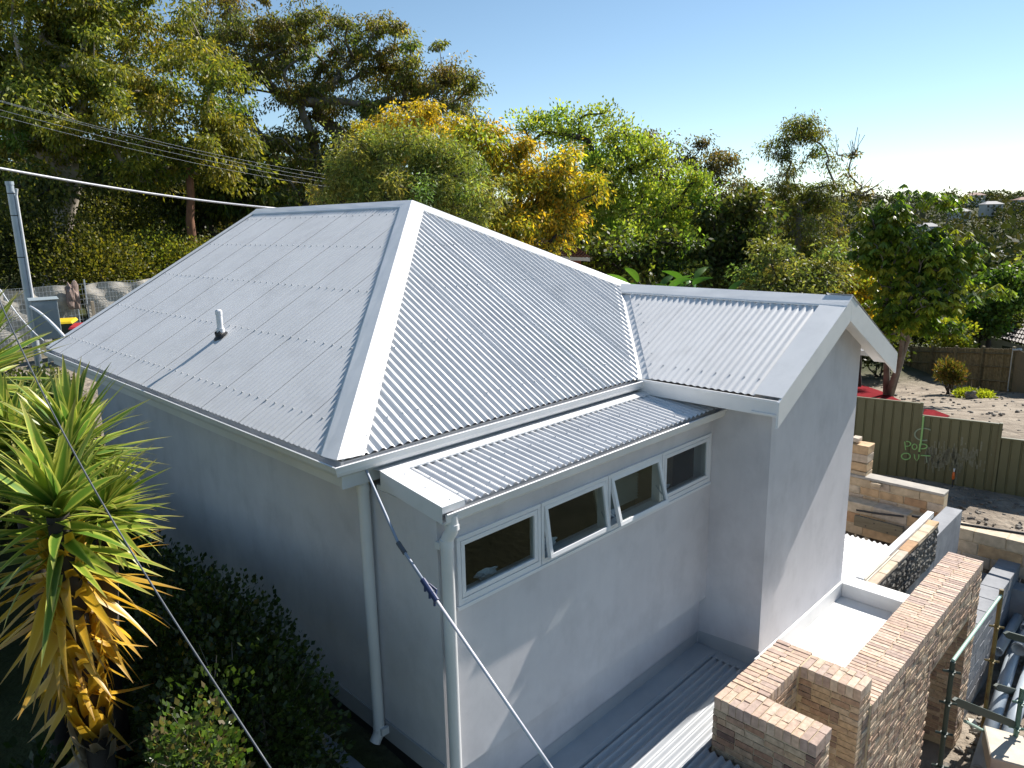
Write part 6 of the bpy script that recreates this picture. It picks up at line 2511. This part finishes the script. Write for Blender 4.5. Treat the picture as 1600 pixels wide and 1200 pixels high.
def yucca(label, heads, base, seed):
    """heads: (centre, radius, leaf count, axis, low angle, gold share)."""
    rg = np.random.default_rng(seed)
    t = thing("yucca", label, "plant", base)
    m = MB()
    for (c, R, n, ax, low, gold) in heads:
        c = np.array(c, float)
        m.tube([np.array(base, float), (np.array(base) + c) / 2 + rg.normal(0, .05, 3), c - (0, 0, .05)], [.09, .075, .06], 10, caps=False)
        ax = unit(ax)
        t1 = unit(np.cross(ax, (.3, .8, .1)))
        t2 = np.cross(ax, t1)
        for k in range(n):
            f = (k + .5) / n                       # 0 = centre of the rosette, 1 = oldest, lowest
            th = math.radians(8 + (low - 8) * f ** .85) + rg.normal(0, .07)
            ph = k * 2.39996 + rg.normal(0, .15)
            d = ax * math.cos(th) + (t1 * math.cos(ph) + t2 * math.sin(ph)) * math.sin(th)
            old = math.degrees(th)
            if old > low - 22 and gold > .8:
                mt = "yucca_dead" if rg.random() < .5 else "yucca_gold"
            elif f > 1 - gold:
                mt = "yucca_gold"
            else:
                mt = "yucca_lime" if rg.random() < .6 else "yucca_green"
            o = bpy.data.objects.new("sword_leaf", SW[mt][rg.integers(3)])
            COL.objects.link(o)
            parent_to(o, t)
            x = Vector(d)
            yv = Vector((0, 0, 1)).cross(x)
            if yv.length < .05:
                yv = Vector((0, 1, 0))
            yv.normalize()
            z = x.cross(yv)
            s = R / .62 * rg.uniform(.82, 1.12)
            ro = rg.normal(0, .35)
            Rm = Matrix((x, yv, z)).transposed()
            Rm = Rm @ Matrix.Rotation(ro, 3, 'X')
            p = c - ax * ((1.25 * f ** 1.5) if low > 120 else .18 * f) * R / .6
            o.matrix_basis = Matrix.LocRotScale(Vector(p), Rm.to_quaternion(), Vector((s, s * rg.uniform(.8, 1.15), s)))
        if low > 150:                               # old leaves hanging against the trunk
            for k in range(88):
                ph = k * 2.39996
                dn = math.radians(rg.uniform(140, 172) if k < 62 else rg.uniform(162, 176))
                d = ax * math.cos(dn) + (t1 * math.cos(ph) + t2 * math.sin(ph)) * math.sin(dn)
                mt = "yucca_gold" if k < 76 else "yucca_dead"
                o = bpy.data.objects.new("sword_leaf", SW[mt][rg.integers(3)])
                COL.objects.link(o)
                parent_to(o, t)
                x = Vector(d)
                yv = Vector((-math.sin(ph), math.cos(ph), 0)).normalized()
                z = x.cross(yv).normalized()
                yv = z.cross(x).normalized()
                s = R / .62 * rg.uniform(.9, 1.25)
                p = c + np.array([math.cos(ph), math.sin(ph), 0]) * .12 - np.array([0, 0, 1]) * (.10 + 1.45 * k / 88)
                o.matrix_basis = Matrix.LocRotScale(Vector(p), Matrix((x, yv, z)).transposed().to_quaternion(), Vector((s, s * 1.1, s)))
    m.build("trunk", "bark_dark", t, smooth=True)


hA = at(88, 790, 4.15)
hB = at(112, 690, 4.7)
hC = at(18, 690, 4.9)
hD = at(-55, 590, 6.2)
yucca("large yucca with golden hanging lower leaves in the left foreground", [(hA, .64, 208, (-.05, -.35, 1), 172, .56)], (hA[0] + .05, hA[1] + .1, -2.7), 91)
yucca("green yucca rosette rising behind the large golden one", [(hB, .54, 140, (.0, -.1, 1), 100, .0), (at(165, 790, 4.5), .42, 95, (.4, -.2, 1), 115, .03)], (hB[0] + .1, hB[1] + .4, -2.7), 92)
yucca("dark green yucca at the left edge of the photo", [(hC, .58, 130, (-.2, -.2, 1), 115, .05)], (hC[0], hC[1] + .2, -2.7), 93)
yucca("yucca with arching leaves entering at left below the meter box", [(hD, .85, 90, (.5, -.2, .9), 105, .03)], (hD[0] - .3, hD[1] + .2, -2.7), 94)


# ------------------------------------------------------------------ hedge and shrubs beside the wall
def hedge(name, label, boxes, dens, leaf, cols, seed, cat="hedge"):
    rg = np.random.default_rng(seed)
    c0 = np.mean([b[0] for b in boxes], axis=0)
    t = thing(name, label, cat, (c0[0], c0[1], -2.65))
    V_, Q_, C_ = [], [], []
    n0 = 0
    m = MB()
    for c, r in boxes:
        c, r = np.array(c, float), np.array(r, float)
        n = int(dens * (r[0] * r[1] + r[1] * r[2] + r[0] * r[2]))
        v = rg.normal(size=(n, 3))
        v /= np.linalg.norm(v, axis=1, keepdims=True)
        v = np.sign(v) * np.abs(v) ** .75
        P = c + v * r * (rg.random((n, 1)) ** .25) * (1 + .12 * np.sin(v[:, :1] * 9 + v[:, 1:2] * 7))
        A = v + rg.normal(0, .7, (n, 3)) + (0, 0, .35)
        L_ = rg.uniform(.6, 1.35, n) * leaf[0]
        V, Q, Cc = leaf_quads(P, A, L_, L_ * leaf[1] / leaf[0], pick(cols, n, rg), rg)
        V_.append(V)
        Q_.append(Q + n0)
        C_.append(Cc)
        n0 += len(V)
        for k in range(int(3 + r[1] * 3)):
            a = np.array([c[0] + rg.uniform(-.5, .5) * r[0], c[1] + rg.uniform(-.8, .8) * r[1], -2.7])
            b = c + rg.normal(0, .5, 3) * r
            m.tube([a, (a + b) / 2 + rg.normal(0, .05, 3), b], [.022, .016, .006], 5, caps=False)
        for k in range(int(6 + r[1] * 9)):       # bare twigs that stand out of the clipped face
            u = rg.normal(size=3)
            u[2] = abs(u[2])
            u /= np.linalg.norm(u)
            b = c + u * r
            m.tube([b - u * .1, b + u * rg.uniform(.02, .09) + rg.normal(0, .03, 3)], [.004, .002], 4, caps=False)
    m.build("stem", "bark_grey", t)
    np_mesh("foliage", np.concatenate(V_), np.concatenate(Q_), "leaf_gloss", t, col=np.concatenate(C_))


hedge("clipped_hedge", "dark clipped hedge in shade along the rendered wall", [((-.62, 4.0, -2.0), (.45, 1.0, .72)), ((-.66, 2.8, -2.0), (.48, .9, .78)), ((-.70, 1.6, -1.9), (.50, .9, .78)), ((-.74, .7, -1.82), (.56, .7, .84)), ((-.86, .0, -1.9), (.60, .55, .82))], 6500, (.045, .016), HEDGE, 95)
hedge("glossy_shrub", "sunlit glossy-leaved shrub at the bottom edge beside the hedge", [((-1.36, -.55, -1.9), (.26, .28, .95))], 9500, (.042, .016), [(.085, .14, .03), (.06, .10, .02), (.12, .17, .04), (.14, .11, .05)], 96, cat="shrub")
hedge("leafy_shrub", "dark broad-leaved shrub below the far corner of the eave", [((-.35, 8.3, -1.55), (.9, 1.1, .95))], 1500, (.13, .045), [(.05, .09, .02), (.035, .06, .014), (.08, .13, .03)], 97, cat="shrub")
hedge("clipped_hedge", "pale clipped hedge in front of the meter box", [((-.9, 11.6, -1.45), (1.4, .8, 1.05)), ((.35, 10.6, -1.55), (.7, .8, .8))], 1700, (.07, .025), [(.10, .12, .03), (.13, .14, .05), (.07, .09, .025)], 98)
hedge("leafy_shrub", "mixed shrubs and dry stems left of the yuccas", [((-2.3, 5.2, -1.3), (.9, 1.4, 1.2)), ((-2.0, 7.6, -1.4), (.9, 1.2, 1.1))], 1500, (.10, .03), [(.07, .10, .025), (.11, .12, .04), (.05, .07, .02)], 99, cat="shrub")
hedge("leafy_shrub", "shaded ground foliage under the large yucca", [((-2.0, .3, -2.3), (.7, 1.2, .5)), ((-1.9, -1.2, -2.4), (.6, .7, .45))], 1500, (.09, .03), HEDGE, 100, cat="shrub")
